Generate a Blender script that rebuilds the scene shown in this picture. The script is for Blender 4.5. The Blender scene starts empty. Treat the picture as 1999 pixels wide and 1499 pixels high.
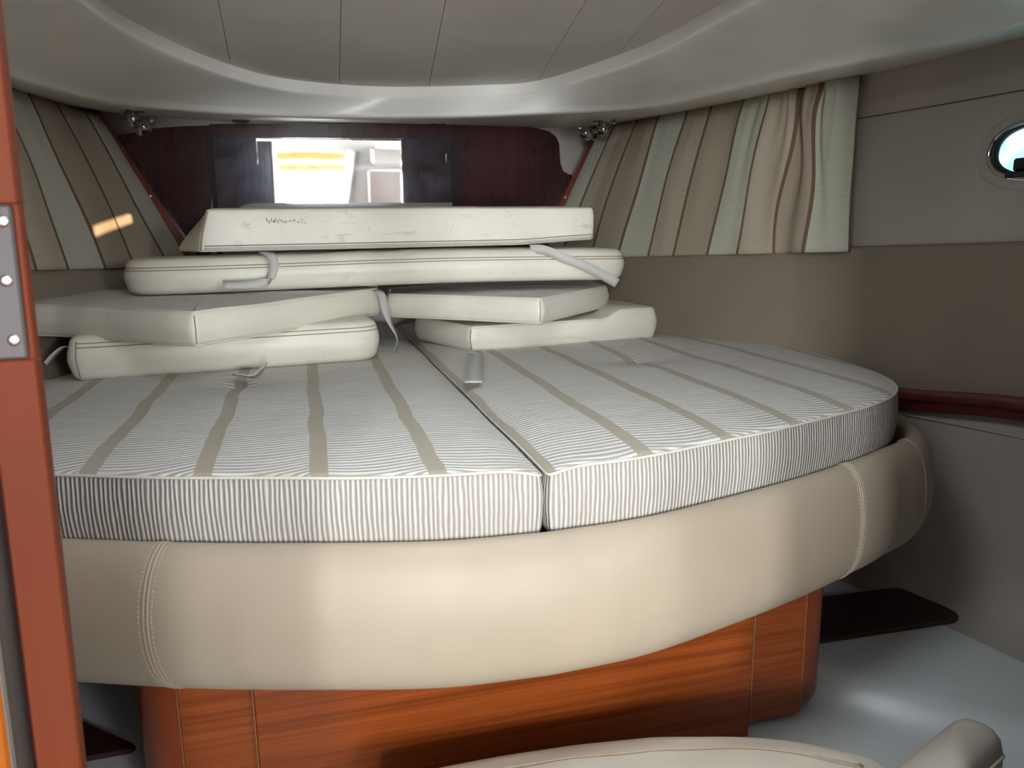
import bpy, math, random
from math import sin, cos, pi, radians, sqrt, exp
from mathutils import Vector, Matrix, noise

random.seed(7)
S = bpy.context.scene
COL = S.collection

# ------------------------------------------------------------------ camera
FPX, CX, CY = 1500.0, 999.5, 749.5
ZC = 0.94                                    # eye height above the cabin sole


def camera_axes():
    roll = radians(-0.75)
    dx, dy = 590.0 - CX, 456.0 - CY          # where the bed's long axis vanishes
    c, s = cos(roll), sin(roll)
    ux, uy = c * dx + s * dy, -s * dx + c * dy
    p = math.atan(-uy / FPX)
    psi = math.atan(-ux / math.hypot(FPX, uy))
    fw = Vector((sin(psi) * cos(p), cos(psi) * cos(p), -sin(p)))
    r0 = Vector((cos(psi), -sin(psi), 0))
    u0 = r0.cross(fw)
    rt = r0 * c + u0 * s
    up = u0 * c - r0 * s
    return fw, rt, up


FW, RT, UP = camera_axes()
cam_d = bpy.data.cameras.new('camera')
cam = bpy.data.objects.new('camera', cam_d)
COL.objects.link(cam)
m = Matrix.Identity(4)
for i in range(3):
    m[i][0], m[i][1], m[i][2] = RT[i], UP[i], -FW[i]
m[2][3] = ZC
cam.matrix_world = m
cam_d.sensor_width = 36
cam_d.lens = FPX / 1999 * 36
cam_d.clip_start = 0.02
cam_d.dof.use_dof = True
cam_d.dof.focus_distance = 1.5
cam_d.dof.aperture_fstop = 12
S.camera = cam

# ------------------------------------------------------------------ world, light, exposure
S.view_settings.view_transform = 'Standard'
S.view_settings.look = 'None'
S.view_settings.gamma = 1
S.view_settings.use_curve_mapping = False
S.view_settings.exposure = 0.02
w = bpy.data.worlds.new('daylight')
S.world = w
w.use_nodes = True
w.node_tree.nodes['Background'].inputs[0].default_value = (0.80, 0.92, 1.0, 1)
w.node_tree.nodes['Background'].inputs[1].default_value = 3.0


def area(name, loc, target, sx, sy, power, col):
    d = bpy.data.lights.new(name, 'AREA')
    d.shape = 'RECTANGLE'
    d.size, d.size_y, d.energy, d.color = sx, sy, power, col
    o = bpy.data.objects.new(name, d)
    COL.objects.link(o)
    o.location = loc
    o.rotation_euler = (Vector(target) - Vector(loc)).to_track_quat('-Z', 'Y').to_euler()
    return o


# daylight outside the companionway door, then side and overhead fills added in the unseen saloon
area('companionway_daylight', (0.2, -5.0, 1.2), (0.2, 0, 1.1), 3.0, 2.4, 1700, (0.93, 0.985, 1.0))
area('saloon_side_fill', (-1.34, -3.35, 1.30), (0.0, -3.35, 1.30), 1.1, 0.60, 300, (0.92, 0.985, 1.0))  # port side fill, added to light the right of the bed
area('saloon_side_fill', (1.79, -3.35, 1.30), (0.0, -3.35, 1.30), 1.1, 0.60, 140, (0.95, 0.985, 1.0))  # starboard side fill, added to light the left cushions
area('saloon_overhead_fill', (0.22, -0.35, 1.93), (0.3, 0.35, 0.6), 0.75, 0.75, 4.5, (0.95, 0.97, 1.0))  # overhead fill added for the mattress tops, no opening above it
area('cabin_hatch_daylight', (0.25, 0.86, 1.405), (0.25, 0.86, 0.0), 0.46, 0.40, 7.0, (0.84, 0.94, 1.0))
sun_d = bpy.data.lights.new('low_sun', 'SUN')
sun_d.energy, sun_d.angle, sun_d.color = 16.0, radians(0.12), (1.0, 0.72, 0.42)
sun = bpy.data.objects.new('low_sun', sun_d)
COL.objects.link(sun)
sun.location = (2, -5, 3)
sun.rotation_euler = Vector((-0.298, 1.0, -0.140)).to_track_quat('-Z', 'Y').to_euler()


# ------------------------------------------------------------------ helpers
def at_y(x, y, Y):
    """world point on the plane Y seen at picture position x, y"""
    d = FW + RT * ((x - CX) / FPX) - UP * ((y - CY) / FPX)
    return Vector((0, 0, ZC)) + d * (Y / d.y)


def at_z(x, y, z):
    d = FW + RT * ((x - CX) / FPX) - UP * ((y - CY) / FPX)
    return Vector((0, 0, ZC)) + d * ((z - ZC) / d.z)


def interp(x, xs, ys):
    if x <= xs[0]:
        return ys[0]
    for i in range(len(xs) - 1):
        if x <= xs[i + 1]:
            t = (x - xs[i]) / (xs[i + 1] - xs[i])
            return ys[i] * (1 - t) + ys[i + 1] * t
    return ys[-1]


def sstep(a, b, x):
    t = min(1, max(0, (x - a) / (b - a)))
    return t * t * (3 - 2 * t)


def spline(pts, n):
    """Catmull-Rom through pts (tuples of any length), n samples"""
    P = [Vector(p) for p in pts]
    P = [P[0] * 2 - P[1]] + P + [P[-1] * 2 - P[-2]]
    k = len(P) - 3
    out = []
    for i in range(n):
        u = i / (n - 1) * k
        j = min(int(u), k - 1)
        t = u - j
        a, b, c, d = P[j:j + 4]
        out.append(0.5 * ((2 * b) + (c - a) * t + (2 * a - 5 * b + 4 * c - d) * t * t
                          + (3 * b - a - 3 * c + d) * t ** 3))
    return out


def thing(name, loc, label, cat, group=None):
    o = bpy.data.objects.new(name, None)
    o.empty_display_size = 0.05
    COL.objects.link(o)
    o.location = loc
    o['label'], o['category'] = label, cat
    if group:
        o['group'] = group
    return o


def root_loc(o):
    v = Vector((0, 0, 0))
    while o:
        v = v + o.location
        o = o.parent
    return v


def mesh(name, verts, faces, mat, parent=None, smooth=True, uv=None, fmat=None, loc=None):
    """verts in world coordinates; the object's origin is its parent or loc"""
    me = bpy.data.meshes.new(name)
    off = root_loc(parent) if parent else Vector((0, 0, 0))
    base = off + (Vector(loc) if loc else Vector((0, 0, 0))) if not parent else off
    if not parent and loc:
        base = Vector(loc)
    me.from_pydata([tuple(Vector(v) - base) for v in verts], [], faces)
    mats = mat if isinstance(mat, (list, tuple)) else [mat]
    for q in mats:
        me.materials.append(q)
    if smooth:
        me.polygons.foreach_set('use_smooth', [True] * len(me.polygons))
    if fmat:
        me.polygons.foreach_set('material_index', fmat)
    if uv:
        l = me.uv_layers.new(name='UVMap')
        for lp in me.loops:
            l.data[lp.index].uv = uv[lp.vertex_index]
    me.update()
    o = bpy.data.objects.new(name, me)
    COL.objects.link(o)
    if parent:
        o.parent = parent
    elif loc:
        o.location = loc
    return o


def struct(o):
    o['kind'] = 'structure'
    return o


def tag(o, label, cat, group=None):
    o['label'], o['category'] = label, cat
    if group:
        o['group'] = group
    return o


def grid(fn, nu, nv, uvf=None, closed_u=False):
    V, UVS, F = [], [], []
    for i in range(nu):
        for j in range(nv):
            u, v = i / (nu - (0 if closed_u else 1)), j / (nv - 1)
            V.append(fn(u, v))
            UVS.append(uvf(u, v) if uvf else (u, v))
    for i in range(nu if closed_u else nu - 1):
        for j in range(nv - 1):
            a = i * nv + j
            b = ((i + 1) % nu) * nv + j
            F.append((a, b, b + 1, a + 1))
    return V, F, UVS


def tube(path, r, n=8, closed=False, caps=True):
    P = [Vector(p) for p in path]
    k = len(P)
    V, F = [], []
    nrm = None
    for i in range(k):
        a = P[(i - 1) % k] if (closed or i > 0) else P[i]
        b = P[(i + 1) % k] if (closed or i < k - 1) else P[i]
        t = (b - a).normalized()
        if nrm is None:
            ref = Vector((0, 0, 1)) if abs(t.z) < 0.9 else Vector((1, 0, 0))
            nrm = (ref - t * ref.dot(t)).normalized()
        else:
            nrm = (nrm - t * nrm.dot(t)).normalized()
        bn = t.cross(nrm)
        rr = r[i] if isinstance(r, (list, tuple)) else r
        for j in range(n):
            an = 2 * pi * j / n
            V.append(P[i] + nrm * (rr * cos(an)) + bn * (rr * sin(an)))
    for i in range(k if closed else k - 1):
        for j in range(n):
            a, b = i * n + j, i * n + (j + 1) % n
            c, d = ((i + 1) % k) * n + j, ((i + 1) % k) * n + (j + 1) % n
            F.append((a, b, d, c))
    if caps and not closed:
        F.append(tuple(range(n - 1, -1, -1)))
        F.append(tuple((k - 1) * n + j for j in range(n)))
    return V, F


def merge(*parts):
    V, F = [], []
    for v, f in parts:
        o = len(V)
        V += list(v)
        F += [tuple(i + o for i in q) for q in f]
    return V, F


def box(x0, x1, y0, y1, z0, z1, b=0.0):
    """box with chamfered edges"""
    if b <= 0:
        V = [(x, y, z) for x in (x0, x1) for y in (y0, y1) for z in (z0, z1)]
        F = [(0, 1, 3, 2), (4, 6, 7, 5), (0, 4, 5, 1), (2, 3, 7, 6), (0, 2, 6, 4), (1, 5, 7, 3)]
        return V, F
    cx, cy, cz = (x0 + x1) / 2, (y0 + y1) / 2, (z0 + z1) / 2
    hx, hy, hz = (x1 - x0) / 2, (y1 - y0) / 2, (z1 - z0) / 2
    V, idx = [], {}
    for sx in (-1, 1):
        for sy in (-1, 1):
            for sz in (-1, 1):
                for ax in range(3):
                    q = [hx - b, hy - b, hz - b]
                    q[ax] += b
                    idx[(sx, sy, sz, ax)] = len(V)
                    V.append((cx + sx * q[0], cy + sy * q[1], cz + sz * q[2]))
    F = []
    for ax in range(3):
        o1, o2 = (ax + 1) % 3, (ax + 2) % 3
        for s in (-1, 1):
            f = []
            for a, c in ((-1, -1), (1, -1), (1, 1), (-1, 1)):
                k = [0, 0, 0]
                k[ax], k[o1], k[o2] = s, a, c
                f.append(idx[(k[0], k[1], k[2], ax)])
            F.append(tuple(f if s > 0 else f[::-1]))
    for ax in range(3):
        o1, o2 = (ax + 1) % 3, (ax + 2) % 3
        for a in (-1, 1):
            for c in (-1, 1):
                k0, k1 = [0, 0, 0], [0, 0, 0]
                k0[ax], k1[ax] = -1, 1
                k0[o1] = k1[o1] = a
                k0[o2] = k1[o2] = c
                F.append((idx[(*k0, o1)], idx[(*k1, o1)], idx[(*k1, o2)], idx[(*k0, o2)]))
    for sx in (-1, 1):
        for sy in (-1, 1):
            for sz in (-1, 1):
                F.append(tuple(idx[(sx, sy, sz, a)] for a in range(3)))
    return V, F


def fix_normals(o):
    import bmesh
    bm = bmesh.new()
    bm.from_mesh(o.data)
    bmesh.ops.recalc_face_normals(bm, faces=bm.faces)
    bm.to_mesh(o.data)
    bm.free()
    return o


def ribbon(path, wdir, width, th=0.0016):
    """flat strap along path; wdir = width direction (vector or list)"""
    P = [Vector(p) for p in path]
    V, F = [], []
    for i, p in enumerate(P):
        t = (P[min(i + 1, len(P) - 1)] - P[max(i - 1, 0)]).normalized()
        wd = Vector(wdir[i] if isinstance(wdir, list) else wdir)
        wd = (wd - t * wd.dot(t)).normalized()
        n = t.cross(wd)
        for a, b in ((-1, -1), (1, -1), (1, 1), (-1, 1)):
            V.append(p + wd * (a * width / 2) + n * (b * th / 2))
    for i in range(len(P) - 1):
        for j in range(4):
            a, b = i * 4 + j, i * 4 + (j + 1) % 4
            F.append((a, b, b + 4, a + 4))
    F.append((3, 2, 1, 0))
    e = (len(P) - 1) * 4
    F.append((e, e + 1, e + 2, e + 3))
    return V, F


def sphere(c, r, n=16, sz=1.0):
    V, F = [], []
    h = n // 2
    for i in range(h + 1):
        th = pi * i / h
        for j in range(n):
            ph = 2 * pi * j / n
            V.append((c[0] + r * sin(th) * cos(ph), c[1] + r * sin(th) * sin(ph), c[2] + r * sz * cos(th)))
    for i in range(h):
        for j in range(n):
            a, b = i * n + j, i * n + (j + 1) % n
            F.append((a, a + n, b + n, b))
    return V, F


def lathe(profile, origin, axis, n=24):
    """profile (r, h) pairs around axis from origin"""
    ax = Vector(axis).normalized()
    ref = Vector((1, 0, 0)) if abs(ax.x) < 0.8 else Vector((0, 1, 0))
    e1 = (ref - ax * ref.dot(ax)).normalized()
    e2 = ax.cross(e1)
    o = Vector(origin)
    V, F = [], []
    for r, h in profile:
        for j in range(n):
            a = 2 * pi * j / n
            V.append(o + ax * h + e1 * (r * cos(a)) + e2 * (r * sin(a)))
    for i in range(len(profile) - 1):
        for j in range(n):
            a, b = i * n + j, i * n + (j + 1) % n
            F.append((a, b, b + n, a + n))
    F.append(tuple(range(n - 1, -1, -1)))
    k = (len(profile) - 1) * n
    F.append(tuple(k + j for j in range(n)))
    return V, F


def prism_xz(pts, y0, y1):
    """pts (x, z) polygon extruded in y"""
    n = len(pts)
    V = [(x, y0, z) for x, z in pts] + [(x, y1, z) for x, z in pts]
    F = [tuple(range(n)), tuple(range(2 * n - 1, n - 1, -1))]
    for i in range(n):
        j = (i + 1) % n
        F.append((i, i + n, j + n, j))
    return V, F


# ------------------------------------------------------------------ materials
class NT:
    def __init__(self, name, rough=0.5, col=(0.5, 0.5, 0.5), metal=0.0, spec=0.5):
        self.m = bpy.data.materials.new(name)
        self.m.use_nodes = True
        self.t = self.m.node_tree
        self.b = self.t.nodes['Principled BSDF']
        self.b.inputs['Roughness'].default_value = rough
        self.b.inputs['Base Color'].default_value = (*col, 1)
        self.b.inputs['Metallic'].default_value = metal
        self.b.inputs['Specular IOR Level'].default_value = spec

    def n(self, typ, **kw):
        nd = self.t.nodes.new('ShaderNode' + typ)
        for k, v in kw.items():
            if k.startswith('in_'):
                key = k[3:].replace('_', ' ')
                nd.inputs[int(key) if key.isdigit() else key].default_value = v
            else:
                setattr(nd, k, v)
        return nd

    def l(self, a, b):
        self.t.links.new(a, b)

    def math(self, op, a, b=None, c=None):
        nd = self.n('Math', operation=op)
        for i, q in enumerate((a, b, c)):
            if q is None:
                continue
            if isinstance(q, (int, float)):
                nd.inputs[i].default_value = q
            else:
                self.l(q, nd.inputs[i])
        return nd.outputs[0]

    def mix(self, f, a, b, blend='MIX'):
        nd = self.n('Mix', data_type='RGBA', blend_type=blend)
        for sock, q in ((nd.inputs[0], f), (nd.inputs[6], a), (nd.inputs[7], b)):
            if isinstance(q, (int, float)):
                sock.default_value = q
            elif isinstance(q, tuple):
                sock.default_value = (*q, 1)
            else:
                self.l(q, sock)
        return nd.outputs[2]

    def coords(self, kind='Object', scale=(1, 1, 1), rot=(0, 0, 0)):
        tc = self.n('TexCoord')
        mp = self.n('Mapping')
        mp.inputs['Scale'].default_value = scale
        mp.inputs['Rotation'].default_value = rot
        self.l(tc.outputs[kind], mp.inputs[0])
        return mp.outputs[0]

    def noise(self, vec, scale, detail=3, rough=0.5, dist=0.0):
        nd = self.n('TexNoise')
        nd.inputs['Scale'].default_value = scale
        nd.inputs['Detail'].default_value = detail
        nd.inputs['Roughness'].default_value = rough
        nd.inputs['Distortion'].default_value = dist
        self.l(vec, nd.inputs['Vector'])
        return nd.outputs[0]

    def ramp(self, f, stops):
        nd = self.n('ValToRGB')
        e = nd.color_ramp.elements
        while len(e) < len(stops):
            e.new(0.5)
        for q, (p, c) in zip(e, stops):
            q.position = p
            q.color = (*c, 1)
        self.l(f, nd.inputs[0])
        return nd.outputs[0]

    def rng(self, f, a, b, c=0.0, d=1.0):
        nd = self.n('MapRange', interpolation_type='SMOOTHSTEP')
        nd.inputs[1].default_value, nd.inputs[2].default_value = a, b
        nd.inputs[3].default_value, nd.inputs[4].default_value = c, d
        self.l(f, nd.inputs[0])
        return nd.outputs[0]

    def color(self, sock):
        self.l(sock, self.b.inputs['Base Color'])

    def bump(self, h, strength=0.3, dist=0.002):
        nd = self.n('Bump')
        nd.inputs['Strength'].default_value = strength
        nd.inputs['Distance'].default_value = dist
        self.l(h, nd.inputs['Height'])
        self.l(nd.outputs[0], self.b.inputs['Normal'])


def vinyl(name, col, rough=0.42, grain=0.12, dirt=0.0, dirtcol=(0.25, 0.18, 0.11)):
    q = NT(name, rough, col)
    v = q.coords('Object')
    base = q.mix(q.rng(q.noise(v, 6, 3), 0.35, 0.65), tuple(c * 0.96 for c in col), tuple(min(1, c * 1.03) for c in col))
    if dirt:
        v2 = q.coords('Object', (5, 5, 16))
        d1 = q.rng(q.noise(v2, 2.4, 6, 0.68, 0.6), 0.55, 0.80)
        d2 = q.rng(q.noise(v, 55, 2, 0.5), 0.70, 0.78)
        d = q.math('MULTIPLY', q.math('MAXIMUM', d1, q.math('MULTIPLY', d2, 0.6)), dirt)
        base = q.mix(d, base, dirtcol)
    q.color(base)
    vo = q.n('TexVoronoi')
    vo.inputs['Scale'].default_value = 700
    q.l(v, vo.inputs['Vector'])
    q.bump(q.math('ADD', vo.outputs[0], q.noise(v, 40, 2)), grain, 0.0006)
    return q.m


def wood(name, dark, light, rough=0.25, axis='x', coat=0.3, scale=1.0, streak=70):
    q = NT(name, rough, light)
    sc = {'x': (1.2, streak, streak), 'y': (streak, 1.2, streak), 'z': (streak, streak, 1.2)}[axis]
    v = q.coords('Object', tuple(c * scale for c in sc))
    n1 = q.noise(v, 1.0, 6, 0.65, 0.35)
    v2 = q.coords('Object', tuple((c if c < 5 else c * 0.12) * scale for c in sc))
    n2 = q.noise(v2, 1.6, 3, 0.5, 0.8)
    f = q.math('ADD', q.math('MULTIPLY', n1, 0.6), q.math('MULTIPLY', n2, 0.4))
    q.color(q.ramp(f, [(0.36, dark), (0.50, tuple((a + b) / 2 for a, b in zip(dark, light))), (0.62, light)]))
    q.b.inputs['Coat Weight'].default_value = coat
    q.b.inputs['Coat Roughness'].default_value = 0.12
    q.bump(n1, 0.08, 0.0006)
    return q.m


def plain(name, col, rough=0.4, metal=0.0, spec=0.5, var=0.05):
    q = NT(name, rough, col, metal, spec)
    v = q.coords('Object')
    q.color(q.mix(q.rng(q.noise(v, 4, 4), 0.3, 0.7), tuple(c * (1 - var) for c in col),
                  tuple(min(1, c * (1 + var)) for c in col)))
    return q.m


WHITE_T = (0.70, 0.69, 0.675)
TAN_T = (0.43, 0.36, 0.28)


def mattress_top_mat():
    q = NT('woven_mattress_top', 0.85, WHITE_T, 0, 0.2)
    uv = q.n('UVMap')
    sp = q.n('SeparateXYZ')
    q.l(uv.outputs[0], sp.inputs[0])
    x, y = sp.outputs[0], sp.outputs[1]
    # streaky weave across the bed
    st = q.n('Mapping')
    st.inputs['Scale'].default_value = (9, 330, 1)
    q.l(uv.outputs[0], st.inputs[0])
    streak = q.noise(st.outputs[0], 1.0, 4, 0.6)
    lo = q.n('Mapping')
    lo.inputs['Scale'].default_value = (1.6, 3.5, 1)
    q.l(uv.outputs[0], lo.inputs[0])
    warp = q.noise(lo.outputs[0], 1.6, 2, 0.5)
    ph = q.math('ADD', q.math('MULTIPLY', y, 2 * pi / 0.0115),
                q.math('ADD', q.math('MULTIPLY', warp, 26.0), q.math('MULTIPLY', streak, 1.5)))
    rib = q.math('MULTIPLY_ADD', q.math('SINE', ph), 0.5, 0.5)
    # tan bands running head to foot
    wv = q.n('Mapping')
    wv.inputs['Scale'].default_value = (1.0, 5.0, 1)
    q.l(uv.outputs[0], wv.inputs[0])
    wob = q.math('MULTIPLY_ADD', q.noise(wv.outputs[0], 1.2, 2), 0.016, -0.008)
    k = q.math('DIVIDE', q.math('ADD', q.math('SUBTRACT', x, 0.003), wob), 0.1535)
    fr = q.math('ABSOLUTE', q.math('SUBTRACT', q.math('FRACT', q.math('ADD', k, 0.5)), 0.5))
    band = q.rng(fr, 0.074, 0.086, 1.0, 0.0)
    herr = q.math('MULTIPLY_ADD', q.math('SINE', q.math('ADD', q.math('MULTIPLY', y, 1500),
                  q.math('MULTIPLY', q.math('ABSOLUTE', fr), 90))), 0.5, 0.5)
    c0 = q.mix(q.rng(rib, 0.30, 0.85), WHITE_T, (0.40, 0.35, 0.30))
    c1 = q.mix(q.rng(streak, 0.42, 0.66, 0, 0.6), c0, (0.44, 0.40, 0.355))
    stain = q.rng(q.noise(lo.outputs[0], 3.0, 4, 0.6), 0.60, 0.78, 0, 0.22)
    c1 = q.mix(stain, c1, (0.42, 0.31, 0.20))
    cb = q.mix(q.math('MULTIPLY', herr, 0.5), (0.41, 0.352, 0.275), (0.29, 0.24, 0.185))
    q.color(q.mix(band, c1, cb))
    h = q.mix(band, q.math('SUBTRACT', 1.0, rib), q.math('MULTIPLY', herr, 0.3))
    q.bump(h, 0.55, 0.0022)
    q.b.inputs['Sheen Weight'].default_value = 0.15
    return q.m


def mattress_side_mat():
    q = NT('ribbed_mattress_border', 0.85, WHITE_T, 0, 0.2)
    uv = q.n('UVMap')
    sp = q.n('SeparateXYZ')
    q.l(uv.outputs[0], sp.inputs[0])
    x, y = sp.outputs[0], sp.outputs[1]
    lo = q.n('Mapping')
    lo.inputs['Scale'].default_value = (60, 14, 1)
    q.l(uv.outputs[0], lo.inputs[0])
    warp = q.noise(lo.outputs[0], 1.0, 2, 0.5)
    ph = q.math('ADD', q.math('MULTIPLY', x, 2 * pi / 0.0069), q.math('MULTIPLY', warp, 5.0))
    rib = q.math('MULTIPLY_ADD', q.math('SINE', ph), 0.5, 0.5)
    fi = q.n('Mapping')
    fi.inputs['Scale'].default_value = (500, 900, 1)
    q.l(uv.outputs[0], fi.inputs[0])
    fine = q.noise(fi.outputs[0], 1.0, 2)
    f = q.rng(q.math('ADD', rib, q.math('MULTIPLY_ADD', fine, 0.3, -0.15)), 0.45, 0.80)
    q.color(q.mix(f, (0.57, 0.555, 0.535), (0.35, 0.305, 0.265)))
    q.bump(q.math('SUBTRACT', 1.0, rib), 0.7, 0.003)
    return q.m


def curtain_mat():
    q = NT('striped_curtain_cloth', 0.8, (0.5, 0.45, 0.38), 0, 0.2)
    uv = q.n('UVMap')
    sp = q.n('SeparateXYZ')
    q.l(uv.outputs[0], sp.inputs[0])
    x = sp.outputs[0]
    k = q.math('MODULO', x, 3.0)
    fr = q.math('FRACT', x)
    cream, beige, tan = (0.50, 0.495, 0.41), (0.44, 0.375, 0.295), (0.375, 0.31, 0.24)
    c = q.mix(q.math('GREATER_THAN', k, 1.0), cream, beige)
    c = q.mix(q.math('GREATER_THAN', k, 2.0), c, tan)
    edge = q.math('ABSOLUTE', q.math('SUBTRACT', fr, 0.5))
    line = q.rng(edge, 0.452, 0.468)
    fi = q.n('Mapping')
    fi.inputs['Scale'].default_value = (3, 260, 1)
    q.l(uv.outputs[0], fi.inputs[0])
    slub = q.noise(fi.outputs[0], 1.0, 3)
    c = q.mix(q.rng(slub, 0.40, 0.70, 0, 0.22), c, (0.27, 0.21, 0.15))
    q.color(q.mix(line, c, (0.16, 0.10, 0.065)))
    q.bump(slub, 0.15, 0.001)
    q.b.inputs['Transmission Weight'].default_value = 0.0
    return q.m


def white_weave_mat():
    q = NT('white_woven_cushion_top', 0.8, (0.7, 0.68, 0.66), 0, 0.2)
    v = q.coords('Object', (14, 420, 14), (0, 0, radians(-12)))
    n1 = q.noise(v, 1.0, 3)
    q.color(q.mix(q.rng(n1, 0.4, 0.65), (0.78, 0.76, 0.74), (0.52, 0.49, 0.46)))
    q.bump(n1, 0.35, 0.0015)
    return q.m


def mirror_mat():
    q = NT('hazy_mirror_glass', 0.02, (0.80, 0.84, 0.88), 1.0)
    v = q.coords('Object')
    g = q.n('BsdfGlossy')
    g.inputs['Color'].default_value = (0.55, 0.62, 0.80, 1)
    g.inputs['Roughness'].default_value = 0.28
    mx = q.n('MixShader')
    q.l(q.rng(q.noise(v, 7, 5, 0.65, 1.0), 0.25, 0.8, 0.004, 0.030), mx.inputs[0])
    q.l(q.b.outputs[0], mx.inputs[1])
    q.l(g.outputs[0], mx.inputs[2])
    q.l(mx.outputs[0], q.t.nodes['Material Output'].inputs[0])
    return q.m


def awning_mat():
    q = NT('yellow_awning_cloth', 0.8, (0.35, 0.21, 0.04))
    v = q.coords('Object', (1, 1, 30))
    t = q.n('BsdfTranslucent')
    q.l(q.mix(q.noise(v, 3, 2), (0.014, 0.0088, 0.0010), (0.017, 0.0125, 0.0022)), t.inputs[0])
    mx = q.n('MixShader')
    mx.inputs[0].default_value = 0.9
    q.l(q.b.outputs[0], mx.inputs[1])
    q.l(t.outputs[0], mx.inputs[2])
    q.l(mx.outputs[0], q.t.nodes['Material Output'].inputs[0])
    return q.m


def glass_mat():
    q = NT('green_tinted_window_glass', 0.03, (0.55, 0.95, 0.93))
    t = q.n('BsdfTransparent')
    v = q.coords('Object')
    col = q.mix(q.rng(q.noise(v, 22, 4, 0.6), 0.42, 0.62), (0.26, 0.72, 0.71), (0.60, 0.98, 0.96))
    q.l(col, t.inputs[0])
    g = q.n('BsdfGlossy')
    g.inputs['Roughness'].default_value = 0.03
    mx = q.n('MixShader')
    mx.inputs[0].default_value = 0.06
    q.l(t.outputs[0], mx.inputs[1])
    q.l(g.outputs[0], mx.inputs[2])
    q.l(mx.outputs[0], q.t.nodes['Material Output'].inputs[0])
    return q.m


M = dict(
    vinyl_bed=vinyl('cream_leatherette', (0.38, 0.312, 0.236), 0.5),
    vinyl_cushion=vinyl('cream_cushion_vinyl', (0.74, 0.695, 0.605), 0.42, 0.15, 0.35),
    vinyl_dirty=vinyl('worn_cream_vinyl', (0.74, 0.70, 0.61), 0.45, 0.18, 0.65),
    vinyl_wall=vinyl('beige_wall_vinyl', (0.235, 0.187, 0.14), 0.5),
    vinyl_seat=vinyl('grey_cream_seat_vinyl', (0.60, 0.55, 0.47), 0.4),
    vinyl_arm=vinyl('taupe_vinyl', (0.42, 0.38, 0.33), 0.42),
    headliner=plain('cream_moulded_headliner', (0.80, 0.79, 0.75), 0.34),
    ceiling=plain('grey_beige_ceiling_panel', (0.56, 0.53, 0.49), 0.55),
    liner=plain('off_white_gelcoat', (0.62, 0.655, 0.665), 0.28),
    liner_side=plain('beige_gelcoat', (0.43, 0.385, 0.35), 0.35),
    saloon=plain('warm_grey_saloon_lining', (0.24, 0.225, 0.20), 0.55),
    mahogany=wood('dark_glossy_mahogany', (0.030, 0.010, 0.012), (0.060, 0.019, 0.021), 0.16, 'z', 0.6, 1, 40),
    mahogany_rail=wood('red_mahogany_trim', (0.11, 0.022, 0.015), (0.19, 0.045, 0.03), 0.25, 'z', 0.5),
    rail=wood('dark_red_wood_rail', (0.075, 0.014, 0.012), (0.13, 0.028, 0.022), 0.25, 'y', 0.5),
    cherry=wood('cherry_veneer', (0.125, 0.025, 0.0045), (0.245, 0.056, 0.010), 0.3, 'x', 0.2, 1, 150),
    cherry_post=wood('red_cherry_post', (0.14, 0.024, 0.005), (0.21, 0.040, 0.010), 0.3, 'z', 0.2, 1, 30),
    door=wood('orange_cherry_door_edge', (0.105, 0.019, 0.005), (0.145, 0.029, 0.008), 0.6, 'z', 0.0, 1, 50),
    door_panel=wood('orange_varnished_door', (0.30, 0.08, 0.008), (0.40, 0.12, 0.014), 0.3, 'z', 0.3, 1, 40),
    board=plain('near_black_brown_board', (0.045, 0.016, 0.014), 0.35),
    chrome=plain('polished_chrome', (0.42, 0.44, 0.44), 0.08, 1.0),
    steel=plain('worn_grey_steel', (0.085, 0.074, 0.077), 0.6, 0.3, 0.5, 0.2),
    screw=plain('bright_screw_metal', (0.75, 0.73, 0.70), 0.25, 1.0),
    black=plain('black_plastic', (0.012, 0.013, 0.016), 0.45),
    frame=plain('matt_dark_frame', (0.022, 0.014, 0.018), 0.6, 0.0, 0.2),
    joint=plain('pale_glue_line', (0.30, 0.15, 0.07), 0.6),
    seal=plain('grey_rubber_seal', (0.13, 0.11, 0.095), 0.6),
    strap=vinyl('grey_webbing', (0.52, 0.50, 0.48), 0.8, 0.3),
    stitch=plain('tan_stitching_thread', (0.30, 0.22, 0.14), 0.8),
    stitch_cream=plain('cream_stitching_thread', (0.50, 0.41, 0.29), 0.7),
    piping=vinyl('pale_piping', (0.66, 0.61, 0.53), 0.5),
    yellow=awning_mat(),
    print=plain('faded_grey_print', (0.30, 0.26, 0.22), 0.8),
    mat_top=mattress_top_mat(), mat_side=mattress_side_mat(), curtain=curtain_mat(),
    weave=white_weave_mat(), mirror=mirror_mat(), glass=glass_mat(),
)

for k_ in ('door', 'door_panel', 'cherry', 'cherry_post'):
    M[k_].node_tree.nodes['Principled BSDF'].inputs['Specular IOR Level'].default_value = 0.2

# ------------------------------------------------------------------ hull sides
WY = [-0.1, 0.5, 1.0, 1.3, 1.69, 2.17, 2.5, 2.95]
WX = [1.53, 1.52, 1.48, 1.42, 1.30, 1.08, 0.94, 0.76]
WF = [0, 0, 0, 0.06, 0.19, 0.34, 0.42, 0.51]
# smooth the table once so that the planking is a fair curve
_tab = [(Y0, interp(Y0, WY, WX), interp(Y0, WY, WF)) for Y0 in [(-0.1 + 0.05 * i) for i in range(62)]]
for _ in range(12):
    _tab = [_tab[0]] + [(_tab[i][0], (_tab[i - 1][1] + 2 * _tab[i][1] + _tab[i + 1][1]) / 4,
                         (_tab[i - 1][2] + 2 * _tab[i][2] + _tab[i + 1][2]) / 4) for i in range(1, 61)] + [_tab[-1]]
_ty, _tx, _tf = zip(*_tab)


def centre(Y):
    return interp(Y, [1, 2.9], [0.305, 0.25])


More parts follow.
